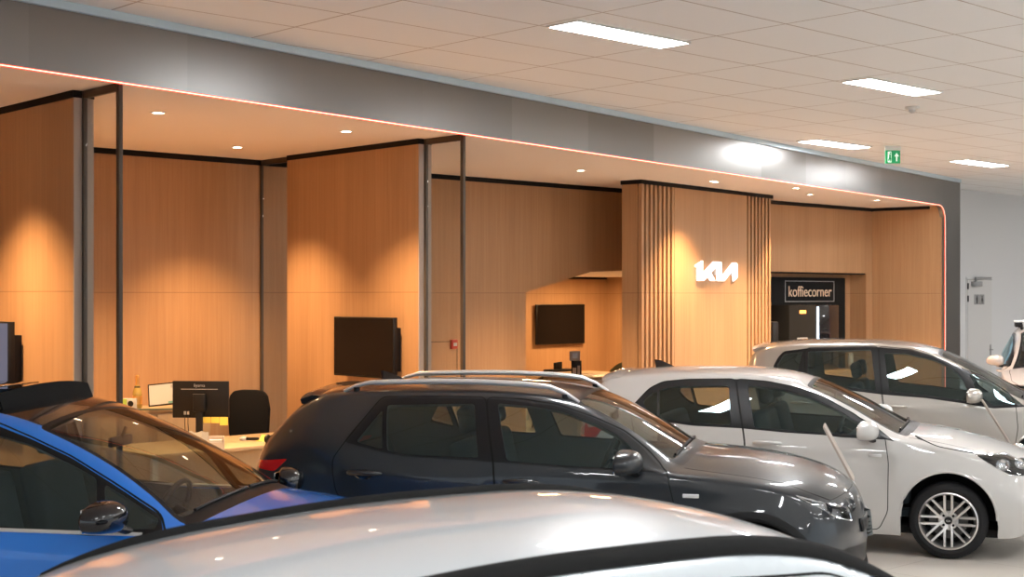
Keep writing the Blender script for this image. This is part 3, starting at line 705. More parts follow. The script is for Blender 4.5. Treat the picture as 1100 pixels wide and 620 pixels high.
FS = [(e, w_/sum((math.cos(q*1.45)**2 for q in np.linspace(-1, 1, 9)))) for e, w_ in ((.55*q, math.cos(q*1.45)**2) for q in np.linspace(-1, 1, 9))]
FT = [(.14*q, math.cos(q*1.45)**2) for q in np.linspace(-1, 1, 15)]
class Car:
    def __init__(self, sp):
        self.sp = sp; a = R(-sp['head']); px, Y, lx, ly = sp['pin']; X = (px-550)/PXF*Y
        c, s = math.cos(a), math.sin(a); self.c, self.s = c, s
        self.ox, self.oy = X-(c*lx-s*ly), Y-(s*lx+c*ly); self.a = a
        self.tb = np.array(sp['table'], float); self.n = len(self.tb)
        self.arch = sp['axles']; self.ar = sp.get('arch_r', .36)
        ss = np.linspace(0, self.n-1, 260); tt = np.linspace(0, 3.25, 90)
        S, T = np.meshgrid(ss, tt, indexing='ij'); self.gs, self.gt = S.ravel(), T.ravel(); self.gp = self.P(self.gs, self.gt)
    def Q(self, r_, t_):
        x0, cc, zb, W, zw, ys, zs, ye, ze, zc = [r_[:, k] for k in range(10)]
        sg = np.where(t_ > 4, -1., 1.); t_ = np.where(t_ > 4, 8-t_, t_); t_ = np.clip(t_, 0, 4)
        k = np.clip(np.floor(t_).astype(int), 0, 3); u = t_-k
        y0 = W-.07*(1-u)**2; z0 = zb+(zw-zb)*u
        y1 = W-(W-ys)*u**2; z1 = zw+(zs-zw)*u
        y2 = ys+(ye-ys)*u+self.sp.get('bulge', .022)*4*u*(1-u); z2 = zs+(ze-zs)*u
        y3 = ye*(1-u); z3 = ze+(zc-ze)*(1-(1-u)**2.2)
        return np.choose(k, [y0, y1, y2, y3])*sg, np.choose(k, [z0, z1, z2, z3])
    def P(self, s, t_):
        s = np.clip(np.asarray(s, float), 0, self.n-1-1e-9); t_ = np.clip(np.asarray(t_, float), 0, 4)
        r_ = 0
        for e, k in FS:
            g = np.clip(np.minimum(s, self.n-1-s)/.6, 0, 1); r_ = r_+k*pchip(self.tb, np.clip(s+e*g, 0, self.n-1-1e-9))
        y = 0; z = 0; w = 0
        for e, k in FT:
            a, b_ = self.Q(r_, t_+e); y = y+a*k; z = z+b_*k; w += k
        y, z = y/w, z/w
        y = np.where(t_ > 3.999, 0, y)
        x = r_[:, 0]-r_[:, 1]*(np.abs(y)/.86)**2.4
        # flared wheel arches and the soft crease along the doors
        side = np.clip((2.1-t_)/.3, 0, 1)
        for ax in self.arch:
            d_ = np.hypot(x-ax, z-.33); y = y+side*.009*np.exp(-((d_-self.ar)/.12)**2)
        y = y-side*.010*np.exp(-((z-.42)/.09)**2)*np.clip((1.0-abs(x))*2, 0, 1)
        y = y+side*.005*np.exp(-((z-self.sp.get('crease', .88))/.05)**2)
        return np.stack([x, y, z], 1)
    def nrm(self, s, t_):
        e = 1e-3; s = np.clip(s, e, self.n-1-2*e); t2 = np.clip(t_, e, 4-e)
        du = self.P(s+e, t2)-self.P(s-e, t2); dv = self.P(s, t2+e)-self.P(s, t2-e)
        n = np.cross(du, dv); l = np.linalg.norm(n, axis=1, keepdims=True); l[l < 1e-12] = 1; n /= l
        cen = np.array([0, 0, .7]); p = self.P(s, t_)-cen*np.array([0, 0, 1])
        flip = (n[:, 1]*p[:, 1]+n[:, 2]*p[:, 2]*.5+.0) < 0
        n[flip] *= -1
        m = t_ > 3.995; n[m, 1] = 0
        l = np.linalg.norm(n, axis=1, keepdims=True); l[l < 1e-12] = 1
        return n/l
    def proj(self, p):                      # near side is y<0
        y = -p[:, 1]; X = self.ox+self.c*p[:, 0]-self.s*y; Y = self.oy+self.s*p[:, 0]+self.c*y
        return np.stack([550+PXF*X/Y, HZ+PXF*(CH-p[:, 2])/Y], 1)
    def st(self, pts):
        pts = [np.array(q, float) for q in pts]; out = np.zeros((len(pts), 2))
        pix = np.array([abs(q[0]) > 12 or abs(q[1]) > 12 for q in pts])
        if not hasattr(self, 'gpx'): self.gpx = self.proj(self.gp)
        for flag, g_, f in ((True, self.gpx, lambda s, t_: self.proj(self.P(s, t_))), (False, self.gp[:, [0, 2]], lambda s, t_: self.P(s, t_)[:, [0, 2]])):
            idx = np.where(pix == flag)[0]
            if not len(idx): continue
            q = np.array([pts[i] for i in idx])
            nn_ = np.array([np.argmin(((g_-p)**2).sum(1)) for p in q]); s, t_ = self.gs[nn_].copy(), self.gt[nn_].copy(); e = 1e-3
            for _ in range(6):
                v0, v1, v2 = f(s, t_), f(s+e, t_), f(s, t_+e)
                a, c = (v1-v0)/e, (v2-v0)/e; r_ = q-v0
                D = a[:, 0]*c[:, 1]-a[:, 1]*c[:, 0]; D = np.where(np.abs(D) < 1e-9, 1e9, D)
                ds = (r_[:, 0]*c[:, 1]-r_[:, 1]*c[:, 0])/D; dt = (a[:, 0]*r_[:, 1]-a[:, 1]*r_[:, 0])/D
                s = np.clip(s+np.clip(ds, -.1, .1), 0, self.n-1); t_ = np.clip(t_+np.clip(dt, -.1, .1), 0, 3.3)
            out[idx, 0] = s; out[idx, 1] = t_
        return out
    def xz(self, pts):
        return self.P(*self.st(pts).T)[:, [0, 2]]
    def s_of_x(self, x):
        ss = np.linspace(0, self.n-1, 2000); return float(ss[np.argmin(abs(pchip(self.tb, ss)[:, 0]-x))])
    def side_y(self, x, z):
        s = self.st([(x, z)]); return float(self.P(s[:, 0], s[:, 1])[0, 1])

def build_car(sp):
    C = Car(sp); pl = sp['paint']
    root = empty(sp['name'], (C.ox, C.oy, 0), C.a); tag(root, sp['label'], 'car')
    side = lambda pts: C.xz([p for p in pts])
    # --- regions in the side view, rounded, then carried into the surface's own coordinates
    regs = []                                # (class, polygon in s,t)
    def region(cls, xzpts, rnd=.03, step=.07):
        P = smooth_poly(xzpts, True, rnd, 3, step); regs.append((cls, C.st(P)))
    def strip(cls, pts, w=.006, step=.08, rnd=.04):
        P = smooth_poly(pts, False, rnd, 3, step); d_ = np.gradient(P, axis=0); n = np.stack([-d_[:, 1], d_[:, 0]], 1)/np.linalg.norm(d_, axis=1, keepdims=True)
        regs.append((cls, C.st(np.concatenate([P+n*w/2, (P-n*w/2)[::-1]]))))
    def st_region(cls, pts, step=.25): regs.append((cls, smooth_poly(pts, True, .12, 3, step)))
    def st_strip(cls, pts, w=.02):
        P = smooth_poly(pts, False, .05, 2, .25); d_ = np.gradient(P, axis=0); n = np.stack([-d_[:, 1], d_[:, 0]], 1)/np.linalg.norm(d_, axis=1, keepdims=True)
        regs.append((cls, np.concatenate([P+n*w/2, (P-n*w/2)[::-1]])))
    for k, ax in enumerate(C.arch):
        P = np.array([(ax+C.ar*math.cos(a), .33+C.ar*math.sin(a)) for a in np.linspace(0, math.pi, 25)]); P = np.concatenate([P, [(ax-C.ar, .0), (ax+C.ar, .0)]])
        S = C.st([(x, max(z, .0)) for x, z in P]); S[-2:, 1] = -1; i0 = 0
        S[0, 1] = min(S[0, 1], .3); regs.append(('hole', S))
        regs[-1][1][25:, 1] = -.5
    doors = [(n_, side(p)) for n_, p in sp['doors']]
    for n_, p in doors:
        q = np.concatenate([p, p[:1]]); strip('gap', q, .007)
    for p in sp.get('lines', []): strip('gap', side(p), .006)
    xh = sp['cowl']; st_strip('gap', [(C.s_of_x(xh+.06), 2.98), (C.s_of_x(sp['hood_end']-.12), 2.92), (C.s_of_x(sp['hood_end']), 3.1), (C.s_of_x(sp['hood_end']), 4.2)], .022)
    for i, (n_, dn, mt_, p) in enumerate(sp['panes']): region('pane%d' % i, side(p), .025)
    for i, (n_, mt_, p) in enumerate(sp.get('lamps', [])): region('lamp%d' % i, side(p), .02)
    region('surround', side(sp['surround']), .03)
    if sp.get('clad'):
        regs.append(('clad', smooth_poly(sp['clad'], True, .03, 2, .3)))
        for ax in C.arch: regs.append(('clad', C.st([(ax+(C.ar+.055)*math.cos(a), .33+(C.ar+.055)*math.sin(a)) for a in np.linspace(0, 2*math.pi, 49)[:-1] if .33+(C.ar+.055)*math.sin(a) > .26])))
    w0, w1 = C.s_of_x(sp['ws'][0]), C.s_of_x(sp['ws'][1]); sc_ = C.s_of_x(xh+.04)
    st_region('windscreen', [(w0, 3.09), (w1, 3.08), (w1, 4.6), (w0, 4.6)])
    st_region('cowl', [(w0-.12, 3.055), (sc_, 3.03), (sc_, 4.7), (w0-.15, 4.7)])
    r0, r1 = C.s_of_x(sp['rw'][0]), C.s_of_x(sp['rw'][1])
    st_region('rear_window', [(r0, 3.15), (r1, 3.15), (r1, 4.6), (r0, 4.6)])
    st_region('rearframe', [(r0-.2, 3.09), (r1+.15, 3.05), (r1+.15, 4.7), (r0-.2, 4.7)])
    if sp.get('black_roof'): st_region('roofglass', [(C.s_of_x(sp['rw'][1]+.12), 3.10), (w0-.06, 3.10), (w0-.06, 4.7), (C.s_of_x(sp['rw'][1]+.12), 4.7)])
    if sp.get('sunroof'): st_region('opening', [(C.s_of_x(sp['sunroof'][0]), 3.3), (C.s_of_x(sp['sunroof'][1]), 3.3), (C.s_of_x(sp['sunroof'][1]), 4.7), (C.s_of_x(sp['sunroof'][0]), 4.7)])
    for n_, p in doors: region(n_, p, .03)
    # --- triangulate
    V = []; E = []; N = C.n
    ns = (N-1)*5+1; nt_ = 33
    tt = np.concatenate([np.linspace(0, 2.6, 17)[:-1], np.linspace(2.6, 3.3, 11)[:-1], np.linspace(3.3, 4, 7)]); nt_ = len(tt)
    for s in np.linspace(0, N-1, ns):
        for t_ in tt: V.append((float(s), float(t_)))
    bd = [k for k in range(nt_)]+[(i*nt_+nt_-1) for i in range(1, ns)]+[(ns-1)*nt_+k for k in range(nt_-2, -1, -1)]+[i*nt_ for i in range(ns-2, 0, -1)]
    E += [(bd[i], bd[(i+1) % len(bd)]) for i in range(len(bd))]
    for cls, P in regs:
        b0 = len(V); V += [(float(a), float(b_)) for a, b_ in P]; E += [(b0+i, b0+(i+1) % len(P)) for i in range(len(P))]
    res = delaunay_2d_cdt([Vector(v) for v in V], E, [], 0, 1e-5)
    v2 = np.array([tuple(v) for v in res[0]]); F = np.array([tuple(f) for f in res[2] if len(f) == 3])
    cen = v2[F].mean(1); keep = (cen[:, 1] > 0) & (cen[:, 1] < 4) & (cen[:, 0] > 0) & (cen[:, 0] < N-1); F = F[keep]; cen = cen[keep]
    cl = np.full(len(F), 'body', dtype=object); done = np.zeros(len(F), bool)
    order = {'hole': 0, 'opening': 0, 'gap': 1}
    def pr(c): return order.get(c, 2 if c.startswith(('pane', 'lamp', 'windscreen', 'rear_window')) else (3 if c in ('surround', 'cowl', 'rearframe') else (3.5 if c == 'clad' else 4)))
    for cls, P in sorted(regs, key=lambda r_: pr(r_[0])):
        m_ = pip(cen, P) & ~done; cl[m_] = cls; done |= m_
    v2[:, 1] = np.clip(v2[:, 1], 0, 4); v2[:, 0] = np.clip(v2[:, 0], 0, N-1)
    P3 = C.P(v2[:, 0], v2[:, 1]); N3 = C.nrm(v2[:, 0], v2[:, 1])
    # orientation so that faces point outward for the +y half
    fn = np.cross(P3[F[:, 1]]-P3[F[:, 0]], P3[F[:, 2]]-P3[F[:, 0]]); dt = (fn*N3[F].mean(1)).sum(1); F[dt < 0] = F[dt < 0][:, ::-1]
    flip = np.array([1, -1, 1])
    def make(name, classes, mats, parent, sides=(1, -1), off=0., shell=None):
        vs, fs, ns_, fm = [], [], [], []; glob = {}
        for sd in sides:
            for mi, cs in enumerate(classes):
                sel = F[np.isin(cl, list(cs))]
                if not len(sel): continue
                ids = np.unique(sel); mp = {}
                p = P3[ids]+N3[ids]*off; q = N3[ids].copy()
                if sd < 0: p = p*flip; q = q*flip
                for i, k in enumerate(ids):
                    key = (int(k), 0 if abs(p[i, 1]) < 1e-6 else sd)
                    if key not in glob: glob[key] = len(vs); vs.append(p[i]); ns_.append(q[i])
                    mp[int(k)] = glob[key]
                for f in sel:
                    f2 = [mp[int(k)] for k in f]
                    if sd < 0: f2 = f2[::-1]
                    fs.append(f2); fm.append(mi)
        if not fs: return None
        return mobj(name, vs, fs, mats, parent, True, np.array(ns_)*(1 if off >= 0 else -1), fm) if off >= 0 else mobj(name, vs, [f[::-1] for f in fs], mats, parent, True, -np.array(ns_), fm)
    GAP = M_BLKM
    body = make('body', [['body'], ['gap']], [pl, GAP], root)
    for sd in (1, -1): make('window_surround', [['surround']], [M_BLK], root, (sd,))
    make('cowl', [['cowl']], [M_BLK], root); make('rear_window_frame', [['rearframe']], [M_BLK], root)
    if sp.get('clad'):
        for sd in (1, -1): make('cladding', [['clad']], [M_BLK], root, (sd,))
    make('roof_panel', [['roofglass']], [P_BLK], root)
    make('windscreen', [['windscreen']], [G_WS], root)
    make('rear_window', [['rear_window']], [G_DARK], root)
    solid = ['body', 'gap', 'surround', 'cowl', 'rearframe', 'clad', 'roofglass']+[n_ for n_, _ in doors]
    make('interior_lining', [solid], [M_LINER], root, off=-.03)
    for sd in (-1, 1):
        dd = {}
        for n_, p in doors:
            dd[n_] = make(n_, [[n_]], [pl], root, (sd,))
        for i, (n_, dn, mt_, p) in enumerate(sp['panes']):
            make(n_, [['pane%d' % i]], [mt_], dd.get(dn) or root, (sd,))
        for i, (n_, mt_, p) in enumerate(sp.get('lamps', [])):
            if n_ == 'headlight':
                hl = make('headlight', [['lamp%d' % i]], [G_LENS], root, (sd,), .003)
                make('lamp_housing', [['lamp%d' % i]], [sp.get('lamp_in', M_BLK)], hl, (sd,), -.06)
                q = C.xz(p); cx, cz = q[:, 0].mean(), q[:, 1].mean(); 
                for dx in (-.06, .08):
                    yy = C.side_y(cx+dx, cz)-.035
                    lathe('reflector', [(.0, -.014), (.035, .0), (.050, .02), (.054, .028)], M_CHROME, hl, 20, Matrix.Translation((cx+dx, sd*yy, cz)) @ Matrix.Rotation(R(-90*sd+sd*35), 4, 'X'))
                pts = []
                hi = smooth_poly(q, True, .02, 2, .05)
                S = C.st(hi); X3 = C.P(S[:, 0], S[:, 1])-C.nrm(S[:, 0], S[:, 1])*.008
                tube('chrome_edge', [(a, sd*b_, c_) for a, b_, c_ in X3], .009, M_CHROME, hl, 6, 1, True)
            else: make(n_, [['lamp%d' % i]], [mt_], root, (sd,), .002)
        # handles
        for dn, (hx, hz) in sp['handles']:
            hx, hz = C.xz([(hx, hz)])[0]; y = C.side_y(hx, hz)
            bm = bmesh.new(); 
            add_tube(bm, [(hx-.11, sd*(y-.01), hz-.002), (hx-.085, sd*(y+.022), hz+.002), (hx-.03, sd*(y+.034), hz+.004), (hx+.03, sd*(y+.034), hz+.004), (hx+.09, sd*(y+.022), hz+.002), (hx+.115, sd*(y-.01), hz-.002)], [.014, .016, .017, .017, .016, .013], 10, 0, 1.0)
            bmo('door_handle', bm, sp.get('handle_mat', pl), dd.get(dn), True)
            lathe('handle_recess', [(0, .004), (.03, .003), (.05, .0), (.054, -.004)], sp.get('recess', P_BLK), dd.get(dn), 24, Matrix.Translation((hx, sd*(y+.001), hz-.012)) @ Matrix.Rotation(R(-90*sd), 4, 'X') @ Matrix.Diagonal((1.2, .62, 1, 1)))
        # mirror
        mx, mz = sp['mirror_near' if sd < 0 else 'mirror_far'] if 'mirror_near' in sp else sp['mirror']
        my = sp.get('mirror_y', .98)
        bm = bmesh.new(); b2 = bmesh.new(); bmesh.ops.create_uvsphere(b2, u_segments=28, v_segments=18, radius=1)
        for v in b2.verts:
            x, y, z = v.co; e_ = .72
            x = math.copysign(abs(x)**e_, x); y = math.copysign(abs(y)**e_, y); z = math.copysign(abs(z)**.8, z)
            if x < 0: x *= .25
            z *= (1-.18*y*1); 
            v.co = (mx+x*.12-.02-y*.02, sd*(my+y*.125), mz+z*.078+.01*(1-y*y))
        if sd < 0: bmesh.ops.reverse_faces(b2, faces=b2.faces)
        merge(bm, b2)
        mr = bmo('mirror', bm, sp.get('mirror_mat', pl), dd.get('front_door'), True)
        b2 = bmesh.new(); add_box(b2, mx-.055, mx-.047, sd*my-.1, sd*my+.1, mz-.055, mz+.06, .003); 
        bmo('mirror_glass', b2, M_CHROME, mr, True) if False else bmo('mirror_glass', b2, M_CHROME, dd.get('front_door'), True)
        yb = C.side_y(mx+.06, min(mz-.07, sp['beltz']))
        tube('mirror_arm', [(mx+.05, sd*(yb-.02), mz-.08), (mx+.03, sd*(yb+.05), mz-.055), (mx+.01, sd*(my-.02), mz-.045)], [.035, .028, .03], M_BLK, dd.get('front_door'), 10, .6)
        # wheels
        for ax in C.arch:
            yo = C.P(*C.st([(ax, .33+C.ar+.02)]).T)[0, 1]
            wheel(root, ax, sd*(yo-.13), sd, sp)
            bm = bmesh.new(); rows = []
            for a in np.linspace(-.15, math.pi+.15, 22):
                rows.append([bm.verts.new((ax+(C.ar+.006)*math.cos(a), sd*yy, .33+(C.ar+.006)*math.sin(a))) for yy in (yo-.02, yo-.32)]+[bm.verts.new((ax+.05*math.cos(a), sd*(yo-.32), .33+.05*math.sin(a)))])
            for a, b2 in zip(rows, rows[1:]):
                for k in range(2): bm.faces.new([a[k], b2[k], b2[k+1], a[k+1]])
            bmo('wheel_well', bm, M_BLKM, root, False)
            aa = np.linspace(.0, math.pi, 23); S = C.st([(ax+(C.ar+.004)*math.cos(a), .33+(C.ar+.004)*math.sin(a)) for a in aa]); X3 = C.P(S[:, 0], S[:, 1])
            tube('arch_lip', [(a, sd*(b_-.006), c_) for a, b_, c_ in X3], .011, sp.get('lip_mat', pl), root, 8)
        if 'rails' in sp:
            ra, rb, rm = sp['rails']; xs = np.linspace(ra, rb, 18); pts = []; rad = []
            for i, x in enumerate(xs):
                s = C.s_of_x(x); p = C.P(np.array([s]), np.array([3.06]))[0]; u = i/17
                h_ = .05*min(1, math.sin(math.pi*u)*3.)**.7; pts.append((p[0], sd*(p[1]-.015), p[2]+h_+.004)); rad.append(.014+.010*min(1, 6*min(u, 1-u)))
            rl = tube('roof_rail', pts, rad, rm, root, 10, .8)
            bm = bmesh.new()
            for i in (1, 16): add_tube(bm, [(pts[i][0], pts[i][1], pts[i][2]-.01), (pts[i][0], pts[i][1], pts[i][2]-.06)], .022, 8)
            bmo('rail_foot', bm, M_BLK, rl, True)
    # grille, bumper, underbody, seats, wheel, fin, wipers
    xf = C.tb[-1, 0]; xr = C.tb[0, 0]
    def nose_patch(name, y0, y1, z0, z1, mat, off):
        vs, fs = [], []; K, J = 14, 5
        for j in range(J):
            z = z0+(z1-z0)*j/(J-1)
            for k in range(K+1):
                y = y0+(y1-y0)*k/K
                # march the surface at (|y|, z)
                m_ = np.argmin((np.abs(C.np_[:, 1]-abs(y)))**2+(C.np_[:, 2]-z)**2)
                vs.append((C.np_[m_, 0]+off, y, z))
        for j in range(J-1):
            for k in range(K): a = j*(K+1)+k; fs.append((a, a+1, a+K+2, a+K+1))
        o = mobj(name, vs, fs, mat, root, True)
        sm = o.modifiers.new('thickness', 'SOLIDIFY'); sm.thickness = .015; sm.offset = 0
    gS, gT = np.meshgrid(np.linspace(N-6, N-1, 160), np.linspace(0, 4, 120), indexing='ij'); C.np_ = C.P(gS.ravel(), gT.ravel())
    nose_patch('grille', -.36, .36, .60, .68, M_BLK, .004); 
    def bumper(name, row, sg, mat, ym=.97, z0=.20, zt=None, out=0., th=.12):
        xe, cc, Wd = row[0], row[1], row[3]*ym; zt = zt or row[8]+.03; bm = bmesh.new(); rows = []
        for y in np.linspace(-Wd, Wd, 31):
            xo = xe-cc*(abs(y)/.86)**2.4-sg*.008+sg*out
            rows.append([bm.verts.new(v) for v in ((xo-sg*.06, y, z0), (xo-sg*.012, y, z0+.05), (xo, y, zt-.05), (xo-sg*.012, y, zt), (xo-sg*th, y, zt), (xo-sg*th, y, z0))])
        for a, b2 in zip(rows, rows[1:]):
            for k in range(6): bm.faces.new([a[k], a[(k+1) % 6], b2[(k+1) % 6], b2[k]])
        bm.faces.new(rows[0]); bm.faces.new(rows[-1]); return bmo(name, bm, mat, root, True)
    bmt = M_BLK if sp.get('clad') else pl
    bumper('front_bumper', C.tb[-1], 1, bmt); bumper('rear_bumper', C.tb[0], -1, bmt); bumper('air_intake', C.tb[-1], 1, M_BLKM, .6, .27, .40, .006, .05)
    box('underbody', xr+.35, xf-.45, -.70, .70, .17, .24, M_BLKM, root, .02)
    box('cabin_floor', -1.3, .95, -.68, .68, .30, .36, M_INT, root, .02)
    zs_ = sp['beltz']
    for sy in (-.36, .36):
        bm = bmesh.new(); X0 = sp.get('seat_x', .1)
        add_box(bm, X0-.28, X0+.26, sy-.25, sy+.25, .42, .60, .05, 3)
        add_box(bm, -.08, .08, sy-.24, sy+.24, .0, .62, .05, 3, 0, Matrix.Translation((X0-.28, 0, .52)) @ Matrix.Rotation(R(-14), 4, 'Y'))
        st_ = bmo('front_seat', bm, M_INT, root, True)
        bm = bmesh.new(); add_box(bm, -.05, .05, sy-.13, sy+.13, .66, .84, .04, 3, 0, Matrix.Translation((X0-.28, 0, .52)) @ Matrix.Rotation(R(-10), 4, 'Y')); bmo('headrest', bm, M_INT, st_, True)
    bm = bmesh.new(); add_box(bm, -1.15, -.65, -.62, .62, .42, .58, .05, 3); add_box(bm, -.08, .08, -.60, .60, 0, .55, .05, 3, 0, Matrix.Translation((-1.12, 0, .5)) @ Matrix.Rotation(R(-16), 4, 'Y')); rs = bmo('rear_seat', bm, M_INT, root, True)
    dxx = sp['cowl']
    prism('dashboard', [(dxx-.50, .60), (dxx-.62, .80), (dxx-.52, zs_-.05), (dxx-.1, zs_-.02), (dxx+.02, zs_-.10), (dxx+.0, .40), (dxx-.4, .40)], -.66, .66, M_INT, root, bev=.03)
    bm = bmesh.new(); MS = Matrix.Translation((dxx-.66, .36, zs_-.06)) @ Matrix.Rotation(R(-66), 4, 'Y')
    pts = [MS @ Vector((.18*math.cos(a), .18*math.sin(a), 0)) for a in np.linspace(0, 2*math.pi, 33)[:-1]]; add_tube(bm, pts, .017, 8, 0, 1, True)
    add_tube(bm, [MS @ Vector((0, -.17, 0)), MS @ Vector((0, 0, -.02)), MS @ Vector((0, .17, 0))], .02, 8); add_tube(bm, [MS @ Vector((0, 0, -.02)), MS @ Vector((0, 0, -.2))], .04, 10)
    bmo('steering_wheel', bm, M_BLK, root, True)
    xw = sp['ws'][0]+.16; zw_ = float(C.P(np.array([C.s_of_x(xw)]), np.array([4.]))[0, 2])
    bm = bmesh.new(); add_box(bm, xw-.05, xw-.02, -.12, .12, zw_-.14, zw_-.08, .012); add_tube(bm, [(xw-.03, 0, zw_-.1), (xw, 0, zw_-.03)], .01, 8); bmo('interior_mirror', bm, M_BLK, root, True)
    if sp.get('fin'):
        fx = sp['fin']; fz = float(C.P(np.array([C.s_of_x(fx)]), np.array([4.]))[0, 2])-.008
        bm = bmesh.new(); b2 = bmesh.new(); n0 = []
        for u in np.linspace(0, 1, 10):
            h_ = .072*(1-u)**.8+.004; w_ = .032*math.sin(math.pi*min(1, .25+u*.75))+.003; xx = fx-.07+u*.17
            hb = h_ if u > 0 else h_*.9
            n0.append([bm.verts.new((xx-(.02 if k == 1 and u < .2 else 0), y_, fz+z_)) for k, (y_, z_) in enumerate(((-w_, 0), (0, hb), (w_, 0)))])
        for a, b2_ in zip(n0, n0[1:]):
            for k in range(2): bm.faces.new([a[k], a[k+1], b2_[k+1], b2_[k]])
        bm.faces.new(n0[0]); bm.faces.new(n0[-1]); b2.free(); bmo('antenna_fin', bm, M_GLOSSBLK, root, True)
    for y0, y1 in ((-.55, .0), (.05, .55)):
        pts = []
        for k in range(7):
            yy = y0+(y1-y0)*k/6; s = C.s_of_x(dxx-.03); tt_ = 4-abs(yy)/float(pchip(C.tb, np.array([s]))[0, 7]); p = C.P(np.array([s]), np.array([max(3.05, tt_)]))[0]
            pts.append((p[0]-.02, yy, p[2]+.018))
        tube('wiper', pts, .009, M_BLK, root, 6)
    if sp.get('spoiler'):
        x0, x1, ln = sp['spoiler']; rows = []; bm = bmesh.new()
        s = C.s_of_x(x0); 
        for k, t_ in enumerate(np.linspace(3.02, 4, 10)): 
            p = C.P(np.array([s]), np.array([t_]))[0]; rows.append(p)
        full = [(a, -b_, c_) for a, b_, c_ in rows]+[(a, b_, c_) for a, b_, c_ in rows[::-1][1:]]
        g_ = []
        for (a, b_, c_) in full:
            w_ = 1-.12*(abs(b_)/.6)**4
            g_.append([bm.verts.new(v) for v in ((a+.10, b_, c_+.004), (a-.02, b_*1.0, c_+.022), (a-ln*w_, b_*.97, c_-.012), (a-ln*w_+.01, b_*.97, c_-.04), (a+.02, b_, c_-.05))])
        for a, b2 in zip(g_, g_[1:]):
            for k in range(5): bm.faces.new([a[k], a[(k+1) % 5], b2[(k+1) % 5], b2[k]])
        bm.faces.new(g_[0]); bm.faces.new(g_[-1]); bmo('spoiler', bm, sp.get('spoiler_mat', pl), root, True)
    if sp.get('badge'):
        bx, bz = C.xz([sp['badge']])[0]
        for sd in (-1, 1):
            y = C.side_y(bx, bz); box('side_repeater', bx-.05, bx+.05, sd*y-.006, sd*y+.006, bz-.012, bz+.012, M_SILVER, root, .003)
    return root, C

def wheel(root, ax, y, sd, sp):
    wr = sp.get('wheel_r', .315); rim = sp.get('rim_r', .215)
    M = Matrix.Translation((ax, y, wr)) @ Matrix.Rotation(R(-90*sd), 4, 'X')      # local z = outward
    w = lathe('tire', [(rim-.01, .085), (rim+.012, .10), (wr-.05, .108), (wr-.018, .095), (wr-.004, .075), (wr, .03), (wr, -.03), (wr-.004, -.075), (wr-.02, -.10), (rim, -.10)], M_RUB, root, 56, M)
    bm = bmesh.new()
    add_lathe(bm, [(rim+.006, .098), (rim-.006, .102), (rim-.014, .090), (rim-.02, .06), (rim-.035, -.08), (rim+.0, -.095)], 56, M)
    k = sp.get('spokes', 8)
    for i in range(k):
        for s_ in (-1, 1):
            Mi = M @ Matrix.Rotation(2*math.pi*(i+.5)/k*1+ (math.pi/k), 4, 'Z')
            o = .028*s_
            b2 = bmesh.new(); pr_ = [(.03, .058), (.10, .080), (rim-.012, .090)]
            vs = []
            for x_, z_ in pr_:
                vs.append([b2.verts.new((x_, o-.011, z_-.02)), b2.verts.new((x_, o-.0085, z_)), b2.verts.new((x_, o+.0085, z_)), b2.verts.new((x_, o+.011, z_-.02))])
            for a, b_ in zip(vs, vs[1:]):
                for q in range(4): b2.faces.new([a[q], a[(q+1) % 4], b_[(q+1) % 4], b_[q]])
            bmesh.ops.transform(b2, matrix=Mi, verts=b2.verts); merge(bm, b2)
    add_lathe(bm, [(0, .055), (.075, .055), (.08, .04)], 32, M)
    r_ = bmo('rim', bm, M_ALLOY, w, True)
    bm = bmesh.new(); add_lathe(bm, [(0, .088), (.027, .086), (.031, .07), (.031, .05)], 24, M); bmo('hub_cap', bm, M_BLK, w, True)
    bm = bmesh.new()
    for i in range(4): add_lathe(bm, [(0, .068), (.010, .066), (.011, .05)], 10, M @ Matrix.Rotation(R(45+90*i), 4, 'Z') @ Matrix.Translation((.052, 0, 0)))
    bmo('wheel_nut', bm, M_BLK, w, True)
    bm = bmesh.new(); add_lathe(bm, [(.05, .0), (.15, .0), (.15, -.02), (.05, -.02)], 40, M); bmo('brake_disc', bm, pm('brake_iron', (.10, .095, .09), .5, .6), w, True)
    bm = bmesh.new(); add_lathe(bm, [(0, -.06), (rim-.02, -.06)], 40, M); bmo('inner_shield', bm, M_BLKM, w)
    if sp.get('hub_text'):
        text_mesh('hub_lettering', 'KIA', .022, .0008, M_SILVER, w, M @ Matrix.Translation((0, 0, .089)) @ (Matrix.Identity(4) if sd < 0 else Matrix.Rotation(R(180), 4, 'Z')))

